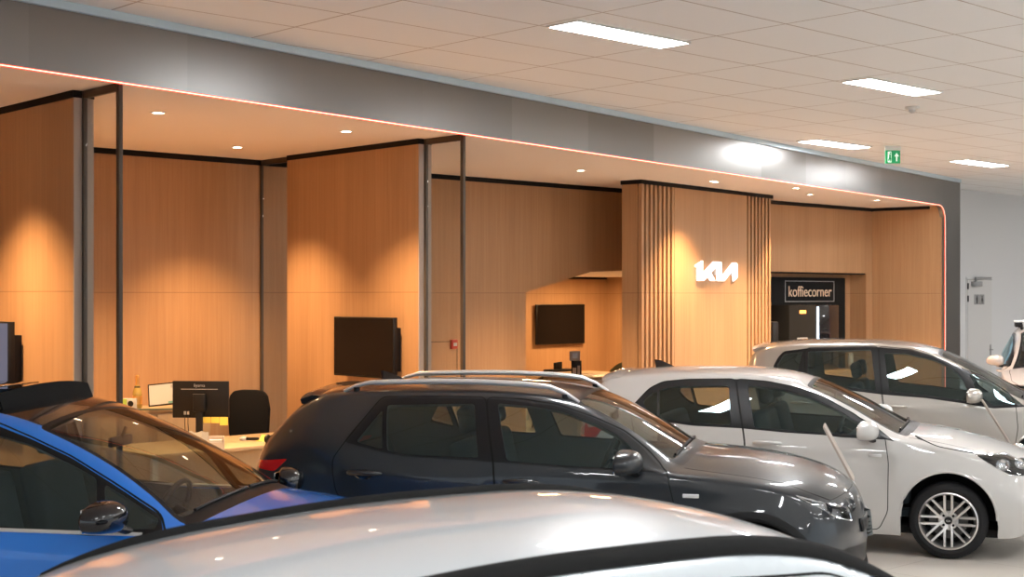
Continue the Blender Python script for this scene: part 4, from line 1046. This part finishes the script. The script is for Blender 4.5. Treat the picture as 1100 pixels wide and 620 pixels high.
#            x      c     zb   W    zw   ys    zs    ye    ze    zc
STONIC = [(-1.875, -.22, .52, .74, .56, .71, .60, .60, .62, .62),
 (-1.865, -.22, .34, .81, .55, .78, .70, .70, .73, .75), (-1.84, -.21, .25, .85, .55, .81, .86, .75, .92, .94),
 (-1.79, -.19, .24, .87, .55, .825, .97, .735, 1.04, 1.08), (-1.65, -.14, .24, .88, .55, .83, 1.045, .69, 1.18, 1.23),
 (-1.46, -.09, .24, .88, .55, .835, 1.09, .64, 1.34, 1.40), (-1.28, -.05, .24, .88, .55, .84, 1.115, .61, 1.425, 1.47),
 (-.9, 0, .23, .88, .55, .845, 1.09, .60, 1.45, 1.50), (-.3, 0, .20, .88, .55, .845, 1.05, .60, 1.465, 1.515),
 (.2, .01, .20, .88, .55, .845, 1.03, .595, 1.45, 1.495), (.48, .03, .20, .88, .55, .845, 1.02, .59, 1.40, 1.445),
 (.78, .06, .20, .88, .55, .845, 1.01, .61, 1.265, 1.32), (1.02, .08, .20, .88, .55, .845, 1.0, .65, 1.125, 1.185),
 (1.22, .10, .20, .88, .55, .845, .985, .70, 1.015, 1.085), (1.45, .12, .20, .88, .55, .84, .965, .72, .995, 1.068),
 (1.75, .16, .20, .875, .55, .83, .935, .71, .965, 1.035), (2.0, .22, .20, .865, .52, .82, .895, .70, .925, .975),
 (2.16, .27, .21, .855, .50, .80, .83, .69, .865, .905), (2.26, .31, .23, .84, .5, .79, .74, .68, .77, .81),
 (2.31, .33, .30, .81, .48, .77, .60, .68, .63, .65), (2.32, .33, .46, .76, .49, .72, .51, .6, .53, .53)]
stonic = dict(name='crossover_car', label='dark graphite crossover with silver roof rails parked side on in mid frame', head=14, pin=(530, 8.75, 0, -.88), table=STONIC,
 paint=P_DARK, axles=(-1.05, 1.61), arch_r=.395, wheel_r=.335, rim_r=.22, cowl=1.20, hood_end=2.22, ws=(.50, 1.16), rw=(-1.74, -1.42), beltz=1.02, crease=.93,
 surround=[(369, 474.6), (379, 462), (411, 427.2), (480, 427.6), (535, 429), (596, 436), (633.8, 448), (668.6, 463), (689, 480), (703, 496), (716, 508), (668.6, 506), (604.8, 502.5), (543.8, 497.5), (500, 494.5), (434, 490.5), (411, 486)],
 panes=[('quarter_window', 'rear_door', G_DARK, [(382.5, 474.9), (411, 440), (411, 483)]), ('window', 'rear_door', G_CAR, [(416, 435.1), (510, 433.7), (514.2, 492), (440, 488.5), (416, 484.6)]),
        ('window', 'front_door', G_CAR, [(534.5, 433.5), (572, 436.5), (603, 442), (636.7, 454), (664, 468), (678, 480), (689, 496), (692, 504.5), (668, 503.8), (604, 500), (544.6, 495.2)])],
 doors=[('front_door', [(1.10, 1.0), (725, 547), (1.13, .60), (1.07, .30), (.02, .28), (531.6, 520.7), (530, 495), (523, 426.5), (560, 428.5), (600, 434.5), (640, 448.5), (672, 463), (695, 482)]),
        ('rear_door', [(529, 495), (530.5, 520.7), (.01, .28), (-.70, .28), (-.84, .62), (-1.07, .80), (357, 507.7), (357, 493), (370.8, 474.3), (410.9, 426), (480, 426), (522, 426.4)])],
 lamps=[('tail_light', M_RED, [(272.6, 491.5), (309.3, 492.8), (294.8, 506.5), (279, 503)]),
        ('headlight', None, [(853, 531.5), (927, 534.8), (928, 548), (920, 557.5), (899, 556), (879, 545)])],
 handles=[('rear_door', (390.6, 508.3)), ('front_door', (559, 517.8))], handle_mat=P_DARK, mirror=(.86, 1.055), mirror_y=.97, rails=(-1.15, .50, M_SILVER),
 fin=-.98, spoiler=(-1.36, 0, .13), badge=(742, 533), lamp_in=M_GREY, lip_mat=M_BLKM, spoiler_mat=P_DARK, clad=[(-.5, -.5), (20.5, -.5), (20.5, .55), (-.5, .55)])

RIO = [(-2.0, -.22, .50, .72, .56, .69, .60, .58, .62, .62),
 (-1.99, -.22, .33, .79, .55, .76, .70, .68, .73, .75), (-1.97, -.20, .24, .83, .55, .79, .86, .73, .92, .94),
 (-1.93, -.17, .22, .85, .55, .80, .97, .70, 1.05, 1.09), (-1.84, -.12, .22, .86, .55, .80, 1.03, .65, 1.20, 1.25),
 (-1.72, -.08, .22, .86, .55, .805, 1.06, .60, 1.34, 1.38), (-1.52, -.04, .20, .86, .55, .81, 1.07, .57, 1.385, 1.43),
 (-1.1, 0, .18, .86, .55, .82, 1.04, .565, 1.415, 1.462), (-.6, 0, .16, .86, .55, .82, 1.0, .565, 1.425, 1.47),
 (-.2, .01, .16, .86, .55, .82, .975, .56, 1.395, 1.44), (.08, .03, .16, .86, .55, .82, .965, .56, 1.325, 1.375),
 (.42, .06, .16, .86, .55, .82, .955, .60, 1.18, 1.235), (.70, .08, .16, .86, .55, .82, .945, .65, 1.03, 1.09),
 (.90, .10, .16, .86, .55, .82, .935, .70, .955, .995), (1.15, .13, .16, .86, .55, .815, .90, .70, .925, .968),
 (1.42, .17, .16, .855, .52, .805, .85, .69, .88, .91), (1.68, .22, .17, .845, .50, .79, .79, .68, .82, .84),
 (1.88, .27, .18, .83, .5, .77, .71, .66, .735, .755), (1.98, .30, .22, .81, .48, .75, .60, .66, .63, .65), (2.03, .32, .28, .79, .46, .74, .50, .64, .52, .53), (2.04, .32, .38, .74, .42, .7, .44, .6, .455, .46)]
rio = dict(name='hatchback_car', label='white hatchback with silver alloy wheel parked right of the dark crossover', head=19, pin=(1018.5, 10.85, 1.2, -.86), table=RIO,
 paint=P_WHITE, axles=(-1.38, 1.2), arch_r=.365, wheel_r=.305, rim_r=.222, cowl=.90, hood_end=1.82, ws=(.10, .86), rw=(-1.88, -1.74), beltz=.96, crease=.83, hub_text=True,
 surround=[(680, 436), (688, 427), (697.4, 417.5), (712, 410.2), (738, 407.8), (790.3, 407.2), (825, 410), (854, 416), (883, 426), (900, 434.5), (918.7, 445.3), (942, 459), (962, 475), (953.6, 472.5), (903, 470), (884.6, 467.5), (842.5, 464.8), (796, 460.3), (743.8, 457.5), (706, 452.3)],
 panes=[('quarter_window', 'rear_door', G_DARK, [(690, 432), (698, 424), (706, 419.5), (706, 449), (698, 444)]), ('window', 'rear_door', G_CAR, [(708, 419), (723.5, 415.2), (783, 414.2), (785.4, 457), (743, 454), (708.5, 449.7)]),
        ('window', 'front_door', G_CAR, [(803.4, 414.2), (836.7, 417.7), (868.7, 426.4), (900, 441), (925, 456), (936, 466), (925, 467.5), (911, 466.7), (810.6, 459.8)])],
 doors=[('front_door', [(951, 472.9), (954.3, 496.1), (953.6, 550), (943.9, 569), (-.40, .19), (800.4, 475.8), (798.4, 459.8), (791, 406.8), (825, 409.6), (854, 415.6), (883, 425.6), (918.7, 445)]),
        ('rear_door', [(797.4, 459.8), (799.4, 475.8), (-.41, .19), (-1.0, .19), (-1.10, .62), (-1.30, .80), (-1.36, .95), (-1.40, 1.13), (697.4, 417), (712, 409.8), (738, 407.4), (790, 406.8)])],
 lamps=[('tail_light', M_RED, [(-1.94, .95), (-1.62, .97), (-1.70, .86), (-1.92, .82)]),
        ('headlight', None, [(1046.5, 488), (1.64, .83), (1.88, .76), (1.88, .70), (1.80, .67), (1085, 511), (1068, 502)])],
 handles=[('front_door', (823.7, 475.8)), ('rear_door', (-1.08, .90))], recess=P_WHITE, mirror=(.57, 1.0), mirror_y=.95, fin=-1.28, spoiler=(-1.62, 0, .13), badge=(940, 489.5), lines=[[(983, 468), (1008, 480), (1046, 487)]])

MPV = [(-1.66, -.2, .50, .74, .56, .71, .60, .60, .62, .62),
 (-1.65, -.2, .33, .82, .55, .79, .70, .70, .73, .75), (-1.63, -.20, .24, .86, .55, .82, .90, .75, .97, 1.0),
 (-1.59, -.17, .22, .88, .55, .83, 1.03, .72, 1.14, 1.18), (-1.52, -.12, .22, .88, .55, .835, 1.08, .68, 1.30, 1.34),
 (-1.44, -.08, .22, .88, .55, .84, 1.10, .64, 1.45, 1.49), (-1.2, -.04, .20, .88, .55, .845, 1.10, .62, 1.53, 1.565),
 (-.7, 0, .18, .88, .55, .85, 1.07, .61, 1.56, 1.60), (-.2, 0, .16, .88, .55, .85, 1.045, .61, 1.565, 1.60),
 (.25, .01, .16, .88, .55, .85, 1.02, .61, 1.535, 1.58), (.6, .03, .16, .88, .55, .85, 1.0, .61, 1.44, 1.49),
 (.95, .06, .16, .88, .55, .85, .98, .63, 1.27, 1.33), (1.25, .08, .16, .88, .55, .85, .96, .67, 1.10, 1.16),
 (1.55, .10, .16, .88, .55, .85, .94, .71, .965, 1.01), (1.75, .13, .16, .88, .55, .84, .92, .72, .935, .985),
 (2.0, .17, .16, .875, .52, .825, .88, .71, .90, .93), (2.2, .22, .17, .865, .50, .81, .82, .70, .84, .86),
 (2.35, .27, .18, .85, .5, .79, .73, .68, .75, .77), (2.42, .30, .22, .83, .48, .77, .60, .68, .63, .65), (2.45, .32, .28, .80, .46, .76, .50, .66, .52, .53), (2.46, .32, .38, .74, .42, .7, .44, .6, .455, .46)]
mpv = dict(name='people_carrier_car', label='warm silver people carrier parked behind the white hatchback', head=19, pin=(947, 14.8, 0, -.88), table=MPV,
 paint=P_SILV, axles=(-1.0, 1.66), arch_r=.36, wheel_r=.31, rim_r=.205, cowl=1.52, hood_end=2.28, ws=(.62, 1.48), rw=(-1.585, -1.48), beltz=1.02, crease=.90,
 surround=[(830, 394.8), (836, 383.5), (842, 377.4), (868.4, 374.2), (936.2, 372.6), (977.4, 375.6), (1001, 382.5), (1028, 394), (1055, 404), (1080, 420), (1100, 436), (1.50, .935), (1067, 439), (1035, 433.5), (996, 428), (947.8, 424), (868, 414), (838, 402)],
 panes=[('quarter_window', 'rear_door', G_DARK, [(834, 393.5), (842, 380.5), (862.5, 377.5), (856, 403), (840, 399)]), ('window', 'rear_door', G_CAR, [(868, 377.5), (936, 375.6), (941, 419.8), (868, 411)]),
        ('window', 'front_door', G_CAR, [(949.8, 379), (975, 380), (1004.5, 387), (1020, 394), (1033, 405), (1041, 422), (1040, 431), (996, 424.8), (955.5, 420.5)]), ('vent_window', 'front_door', G_CAR, [(1041, 401), (1068, 412.5), (1098, 434), (1067, 436), (1050, 423)])],
 doors=[('front_door', [(1.36, .95), (1.38, .70), (1.30, .20), (.02, .20), (949.7, 438), (947.8, 422.6), (944, 372), (977.4, 375), (1001, 382), (1028, 393.5), (1055, 403.5), (1085, 423)]),
        ('rear_door', [(946.8, 422.6), (948.7, 438), (.01, .20), (-.62, .20), (-.72, .60), (-1.0, .78), (-1.10, 1.0), (866, 412), (864, 378), (868.4, 373.7), (943, 372)])],
 lamps=[('tail_light', M_RED, [(-1.63, 1.18), (-1.50, 1.20), (-1.48, .95), (-1.62, .92)]),
        ('headlight', None, [(1.95, .84), (2.25, .80), (2.36, .74), (2.33, .64), (2.20, .64), (2.05, .72)])],
 handles=[('front_door', (.14, .90)), ('rear_door', (-.86, .92))], recess=P_SILV, mirror=(.93, 1.03), mirror_y=1.0, spoiler=(-1.34, 0, .14), mirror_mat=P_SILV)

BLUE = [(-2.35, -.22, .50, .74, .56, .71, .60, .60, .62, .62),
 (-2.34, -.22, .34, .82, .55, .79, .70, .70, .73, .75), (-2.32, -.20, .25, .86, .55, .82, .86, .75, .92, .94),
 (-2.27, -.17, .22, .88, .55, .83, .97, .72, 1.06, 1.10), (-2.15, -.12, .22, .89, .55, .835, 1.03, .68, 1.22, 1.27),
 (-2.0, -.08, .22, .89, .55, .84, 1.06, .62, 1.38, 1.42), (-1.75, -.04, .20, .89, .55, .845, 1.06, .60, 1.46, 1.50),
 (-1.3, 0, .18, .89, .55, .85, 1.02, .60, 1.50, 1.54), (-.8, 0, .18, .89, .55, .855, .98, .60, 1.515, 1.555),
 (-.35, 0, .18, .89, .55, .855, .955, .60, 1.505, 1.55), (.0, .02, .18, .89, .55, .855, .935, .59, 1.455, 1.51),
 (.28, .05, .18, .89, .55, .855, .92, .59, 1.365, 1.43), (.60, .08, .18, .89, .55, .855, .91, .61, 1.23, 1.30),
 (.90, .11, .18, .89, .55, .855, .90, .66, 1.07, 1.14), (1.12, .13, .18, .89, .55, .855, .90, .72, .95, 1.02),
 (1.35, .15, .18, .885, .55, .85, .885, .73, .925, .985), (1.65, .19, .18, .88, .52, .83, .85, .71, .88, .93),
 (1.88, .24, .19, .865, .50, .81, .79, .70, .82, .86), (2.02, .28, .20, .85, .5, .79, .71, .68, .735, .765), (2.10, .31, .25, .83, .48, .77, .60, .68, .63, .65), (2.13, .33, .30, .80, .46, .76, .50, .66, .52, .53), (2.14, .33, .40, .74, .44, .7, .46, .6, .47, .47)]
blue = dict(name='blue_crossover_car', label='bright blue car with raised black roof vent panel at the lower left', head=12, pin=(110, 6.6, .75, -.98), table=BLUE,
 paint=P_BLUE, axles=(-1.45, 1.25), arch_r=.37, wheel_r=.33, rim_r=.22, cowl=1.12, hood_end=1.98, ws=(.20, 1.07), rw=(-2.25, -2.02), beltz=.92, crease=.80, black_roof=True,
 surround=[(-2.0, 1.10), (-1.6, 1.36), (-1.0, 1.44), (-.4, 1.45), (-.05, 1.425), (31, 470.5), (77, 492), (123.6, 521.5), (172, 553), (.98, .93), (.60, .915), (.127, .93), (-.6, .965), (-1.4, 1.01)],
 panes=[('quarter_window', 'rear_door', G_DARK, [(-1.78, 1.10), (-1.5, 1.33), (-1.22, 1.38), (-1.22, 1.04), (-1.5, 1.05)]), ('window', 'rear_door', G_CAR, [(-1.19, 1.385), (-.75, 1.41), (-.45, 1.415), (-.42, .985), (-1.19, 1.035)]),
        ('window', 'front_door', G_CAR, [(-.36, 1.415), (-.1, 1.395), (31, 477), (77, 499), (104, 514), (105, 571), (58, 573), (.127, .945), (-.33, .975)]), ('vent_window', 'front_door', G_CAR, [(112.5, 520), (140, 537), (171, 558), (.93, .95), (114, 568)])],
 doors=[('front_door', [(1.02, .90), (1.04, .6), (.97, .28), (-.40, .28), (-.40, .97), (-.40, 1.46), (-.05, 1.44), (31, 468), (77, 490), (123.6, 519), (172, 551)]),
        ('rear_door', [(-.41, .97), (-.41, .28), (-.98, .28), (-1.10, .62), (-1.40, .80), (-1.5, 1.02), (-1.86, 1.15), (-1.55, 1.38), (-1.0, 1.46), (-.41, 1.46)])],
 lamps=[('tail_light', M_RED, [(-2.30, .95), (-2.0, .97), (-2.05, .86), (-2.28, .82)]),
        ('headlight', None, [(1.70, .80), (1.95, .78), (2.02, .72), (2.0, .64), (1.85, .64)])],
 handles=[('front_door', (-.20, .84)), ('rear_door', (-1.15, .86))], recess=P_BLUE, mirror_near=(.75, 1.02), mirror_far=(.93, .95), mirror_y=.99, mirror_mat=M_GLOSSBLK, sunroof=(-.62, -.06))

FRONT = [(-1.95, -.22, .50, .74, .56, .71, .60, .60, .62, .62),
 (-1.94, -.22, .34, .82, .55, .79, .70, .70, .73, .75), (-1.92, -.20, .25, .86, .55, .82, .86, .75, .92, .94),
 (-1.87, -.17, .22, .88, .55, .83, .97, .72, 1.04, 1.07), (-1.75, -.12, .22, .89, .55, .835, 1.0, .68, 1.18, 1.22),
 (-1.55, -.08, .22, .89, .55, .84, 1.02, .62, 1.33, 1.37), (-1.25, -.04, .20, .89, .55, .845, 1.0, .60, 1.405, 1.45),
 (-.9, 0, .18, .89, .55, .85, .99, .60, 1.445, 1.49), (-.5, 0, .18, .89, .55, .855, .98, .60, 1.472, 1.515),
 (-.1, 0, .18, .89, .55, .855, .97, .60, 1.475, 1.52), (.2, .02, .18, .89, .55, .855, .96, .59, 1.445, 1.49),
 (.45, .05, .18, .89, .55, .855, .95, .59, 1.365, 1.41), (.75, .08, .18, .89, .55, .855, .94, .61, 1.23, 1.28),
 (1.02, .11, .18, .89, .55, .855, .93, .66, 1.08, 1.14), (1.24, .13, .18, .89, .55, .855, .92, .72, .95, 1.02),
 (1.45, .15, .18, .885, .55, .85, .90, .73, .925, .985), (1.75, .19, .18, .88, .52, .83, .86, .71, .88, .93),
 (1.98, .24, .19, .865, .50, .81, .79, .70, .82, .86), (2.12, .28, .20, .85, .5, .79, .71, .68, .735, .765), (2.20, .31, .25, .83, .48, .77, .60, .68, .63, .65), (2.23, .33, .30, .80, .46, .76, .50, .66, .52, .53), (2.24, .33, .40, .74, .44, .7, .46, .6, .47, .47)]
GEN = dict(panes=[('quarter_window', 'rear_door', G_DARK, [(-1.42, 1.08), (-1.25, 1.28), (-1.0, 1.34), (-1.0, 1.04), (-1.25, 1.045)]), ('window', 'rear_door', G_CAR, [(-.97, 1.345), (-.6, 1.37), (-.18, 1.375), (-.16, .995), (-.97, 1.03)]),
        ('window', 'front_door', G_CAR, [(-.10, 1.375), (.15, 1.355), (.45, 1.26), (.75, 1.12), (.93, .99), (.60, .975), (-.08, .99)])],
 surround=[(-1.60, 1.06), (-1.3, 1.32), (-.9, 1.385), (-.4, 1.41), (.0, 1.41), (.22, 1.38), (.47, 1.30), (.8, 1.15), (1.08, .96), (.60, .955), (-.2, .975), (-1.2, 1.02)],
 doors=[('front_door', [(1.10, .93), (1.13, .6), (1.05, .28), (-.13, .28), (-.13, .99), (-.13, 1.42), (.22, 1.40), (.48, 1.31), (.8, 1.16)]),
        ('rear_door', [(-.14, .99), (-.14, .28), (-.75, .28), (-.85, .62), (-1.15, .80), (-1.25, 1.02), (-1.5, 1.10), (-1.25, 1.33), (-.9, 1.39), (-.14, 1.42)])],
 lamps=[('tail_light', M_RED, [(-1.90, .95), (-1.6, .97), (-1.65, .86), (-1.88, .82)]), ('headlight', None, [(1.80, .80), (2.05, .78), (2.12, .72), (2.10, .64), (1.95, .64)])],
 handles=[('front_door', (.04, .86)), ('rear_door', (-.92, .88))])
front = dict(GEN, name='white_roof_car', label='nearest white car, only its roof and black roof edging showing along the bottom', head=-28, pin=(850, 3.43, .12, -.60), table=FRONT,
 paint=P_FRONT, axles=(-1.2, 1.4), arch_r=.37, wheel_r=.33, rim_r=.22, cowl=1.24, hood_end=2.08, ws=(.36, 1.18), rw=(-1.85, -1.6), beltz=.95, crease=.84, recess=P_FRONT, mirror=(.88, 1.04), mirror_y=.99)
SUVT = [(r_[0], r_[1], r_[2]+.04, r_[3], r_[4]+.05, r_[5], r_[6]+.10, r_[7]+.02, r_[8]+(.13 if r_[8] > 1.1 else .09), r_[9]+(.13 if r_[9] > 1.1 else .09)) for r_ in FRONT]
def up(l, d_): return [(a, b_+d_) for a, b_ in l]
suv = dict(name='pearl_suv_car', label='pearl white sport utility car with roof bars facing the viewer at the right edge', head=109, pin=(1069, 20., .82, -.94), table=SUVT,
 paint=P_PEARL, axles=(-1.2, 1.4), arch_r=.38, wheel_r=.345, rim_r=.225, cowl=1.24, hood_end=2.08, ws=(.36, 1.18), rw=(-1.85, -1.6), beltz=1.05, crease=.92, recess=P_PEARL, mirror=(.82, 1.14), mirror_y=.94, rails=(-1.0, .2, M_BLK),
 panes=[(n_, d_, g_, up(p, .11)) for n_, d_, g_, p in GEN['panes']], surround=up(GEN['surround'], .11), doors=[(n_, [(a, b_+(.11 if b_ > .7 else 0)) for a, b_ in p]) for n_, p in GEN['doors']],
 lamps=[(n_, m_, up(p, .08)) for n_, m_, p in GEN['lamps']], handles=[(n_, (a, b_+.1)) for n_, (a, b_) in GEN['handles']])

ROOTS = {}
for sp in (stonic, rio, mpv, blue, front, suv):
    ROOTS[sp['name']] = build_car(sp)

# roof edging of the nearest car, wide black rails lying along the roof
root, C = ROOTS['white_roof_car']
for sd in (-1, 1):
    bm = bmesh.new(); rows = []
    for x in np.linspace(-1.52, .62, 36):
        s = C.s_of_x(x); u = (x+1.52)/2.14; e_ = min(1, min(u, 1-u)*9)
        w_ = []
        for t_, h_ in ((3.00, 0.), (3.02, .010*e_), (3.05, .018*e_+.002), (3.11, .018*e_+.002), (3.14, .010*e_), (3.16, 0.)):
            p = C.P(np.array([s]), np.array([t_]))[0]; n_ = C.nrm(np.array([s]), np.array([t_]))[0]
            q = p+n_*(h_+.001); w_.append(bm.verts.new((q[0], sd*q[1], q[2])))
        rows.append(w_)
    for a, b2 in zip(rows, rows[1:]):
        for k in range(5): bm.faces.new([a[k], a[k+1], b2[k+1], b2[k]])
    bmo('roof_rail', bm, M_BLKM, root, True)
# raised wind deflector and sliding glass of the blue car
root, C = ROOTS['blue_crossover_car']
for sd in (-1, 1):
    S = C.st([(x, .928+.03*max(0, -x-.2)) for x in np.linspace(-1.45, .88, 24)]); X3 = C.P(S[:, 0], S[:, 1])
    tube('belt_trim', [(a, sd*(b_+.002), c_) for a, b_, c_ in X3], .011, M_SILVER, root, 8, .9)
xa = -.10; za_ = float(C.P(np.array([C.s_of_x(xa)]), np.array([4.]))[0, 2])
bm = bmesh.new(); n0 = []
for y in np.linspace(-.47, .47, 15):
    b_ = .05*(1-(y/.47)**2); zr = za_-.04*(abs(y)/.47)**2*.9
    n0.append([bm.verts.new(v) for v in ((xa+b_+.005, y, zr-.01), (xa+b_-.035, y, zr+.085), (xa+b_-.05, y, zr+.085), (xa+b_-.012, y, zr-.01))])
for a, b2 in zip(n0, n0[1:]):
    for k in range(4): bm.faces.new([a[k], a[(k+1) % 4], b2[(k+1) % 4], b2[k]])
bm.faces.new(n0[0]); bm.faces.new(n0[-1]); bmo('wind_deflector', bm, M_BLKM, root, True)
bm = bmesh.new(); add_box(bm, -1.15, -.45, -.46, .46, za_+.045, za_+.055, .004); bmo('sliding_glass', bm, M_GLOSSBLK, root, True)
# roof bars of the white off-roader
root, C = ROOTS['pearl_suv_car']
for x in (-.65, .02):
    z = float(C.P(np.array([C.s_of_x(x)]), np.array([3.05]))[0, 2])+.10
    bm = bmesh.new(); add_box(bm, x-.03, x+.03, -.66, .66, z-.012, z+.015, .008); rb = bmo('roof_bar', bm, M_SILVER, root, True)
    bm = bmesh.new()
    for s_ in (-1, 1): add_box(bm, x-.05, x+.05, s_*.60-.05, s_*.60+.05, z-.085, z-.012, .01)
    bmo('bar_foot', bm, M_BLK, rb, True)

# slanted information boards on slim posts between the cars
def info(px0, py0, px1, py1, Y, label, wd=.30):
    a = at(px0, py0, Y); b_ = at(px1, py1, Y)
    e = empty('info_board', (b_.x, b_.y, 0), R(0)); tag(e, label, 'info board')
    dx, dz = a.x-b_.x, a.z-b_.z; L_ = math.hypot(dx, dz); ang = math.atan2(dx, dz)
    M = Matrix.Translation((0, 0, b_.z)) @ Matrix.Rotation(R(-14), 4, 'Z') @ Matrix.Rotation(ang, 4, 'Y')
    bm = bmesh.new(); add_box(bm, -.008, .008, 0, wd, 0, L_, .003, 1, 0, M); bmo('board', bm, M_TAN, e, True)
    tube('post', [(0, .1, 0), (0, .1, b_.z)], .014, M_GREY, e, 12); lathe('foot', [(0, 0), (.15, 0), (.15, .012), (.03, .02), (0, .02)], M_GREY, e, 28, Matrix.Translation((0, .1, 0)))
info(885.5, 459.5, 917, 519, 9.9, 'slanted pale information board seen edge on between the graphite and white cars')
info(1057, 430.5, 1085, 476, 13.2, 'thin slanted white board seen edge on in front of the silver people carrier', .2)

# ------------------------------------------------------------------ light, camera
w = bpy.data.worlds.new('World'); SC.world = w; w.use_nodes = True
bg = w.node_tree.nodes['Background']; bg.inputs['Color'].default_value = (.64, .72, .78, 1); bg.inputs['Strength'].default_value = 1.35
cam = bpy.data.cameras.new('Camera'); co = bpy.data.objects.new('Camera', cam); COL.objects.link(co)
co.location = (0, 0, CH); co.rotation_euler = (R(90), 0, 0); cam.sensor_width = 36; cam.lens = PXF/1100*36
cam.shift_y = (HZ-310)/1100; cam.clip_end = 200
cam.dof.use_dof = True; cam.dof.focus_distance = 11.5; cam.dof.aperture_fstop = 5.6
SC.camera = co
SC.view_settings.view_transform = 'Standard'; SC.view_settings.look = 'None'; SC.view_settings.gamma = 1; SC.view_settings.exposure = 0
SC.view_settings.use_curve_mapping = False
SC.cycles.max_bounces = 8; SC.cycles.transparent_max_bounces = 16; SC.cycles.use_denoising = True; SC.cycles.sample_clamp_indirect = 6
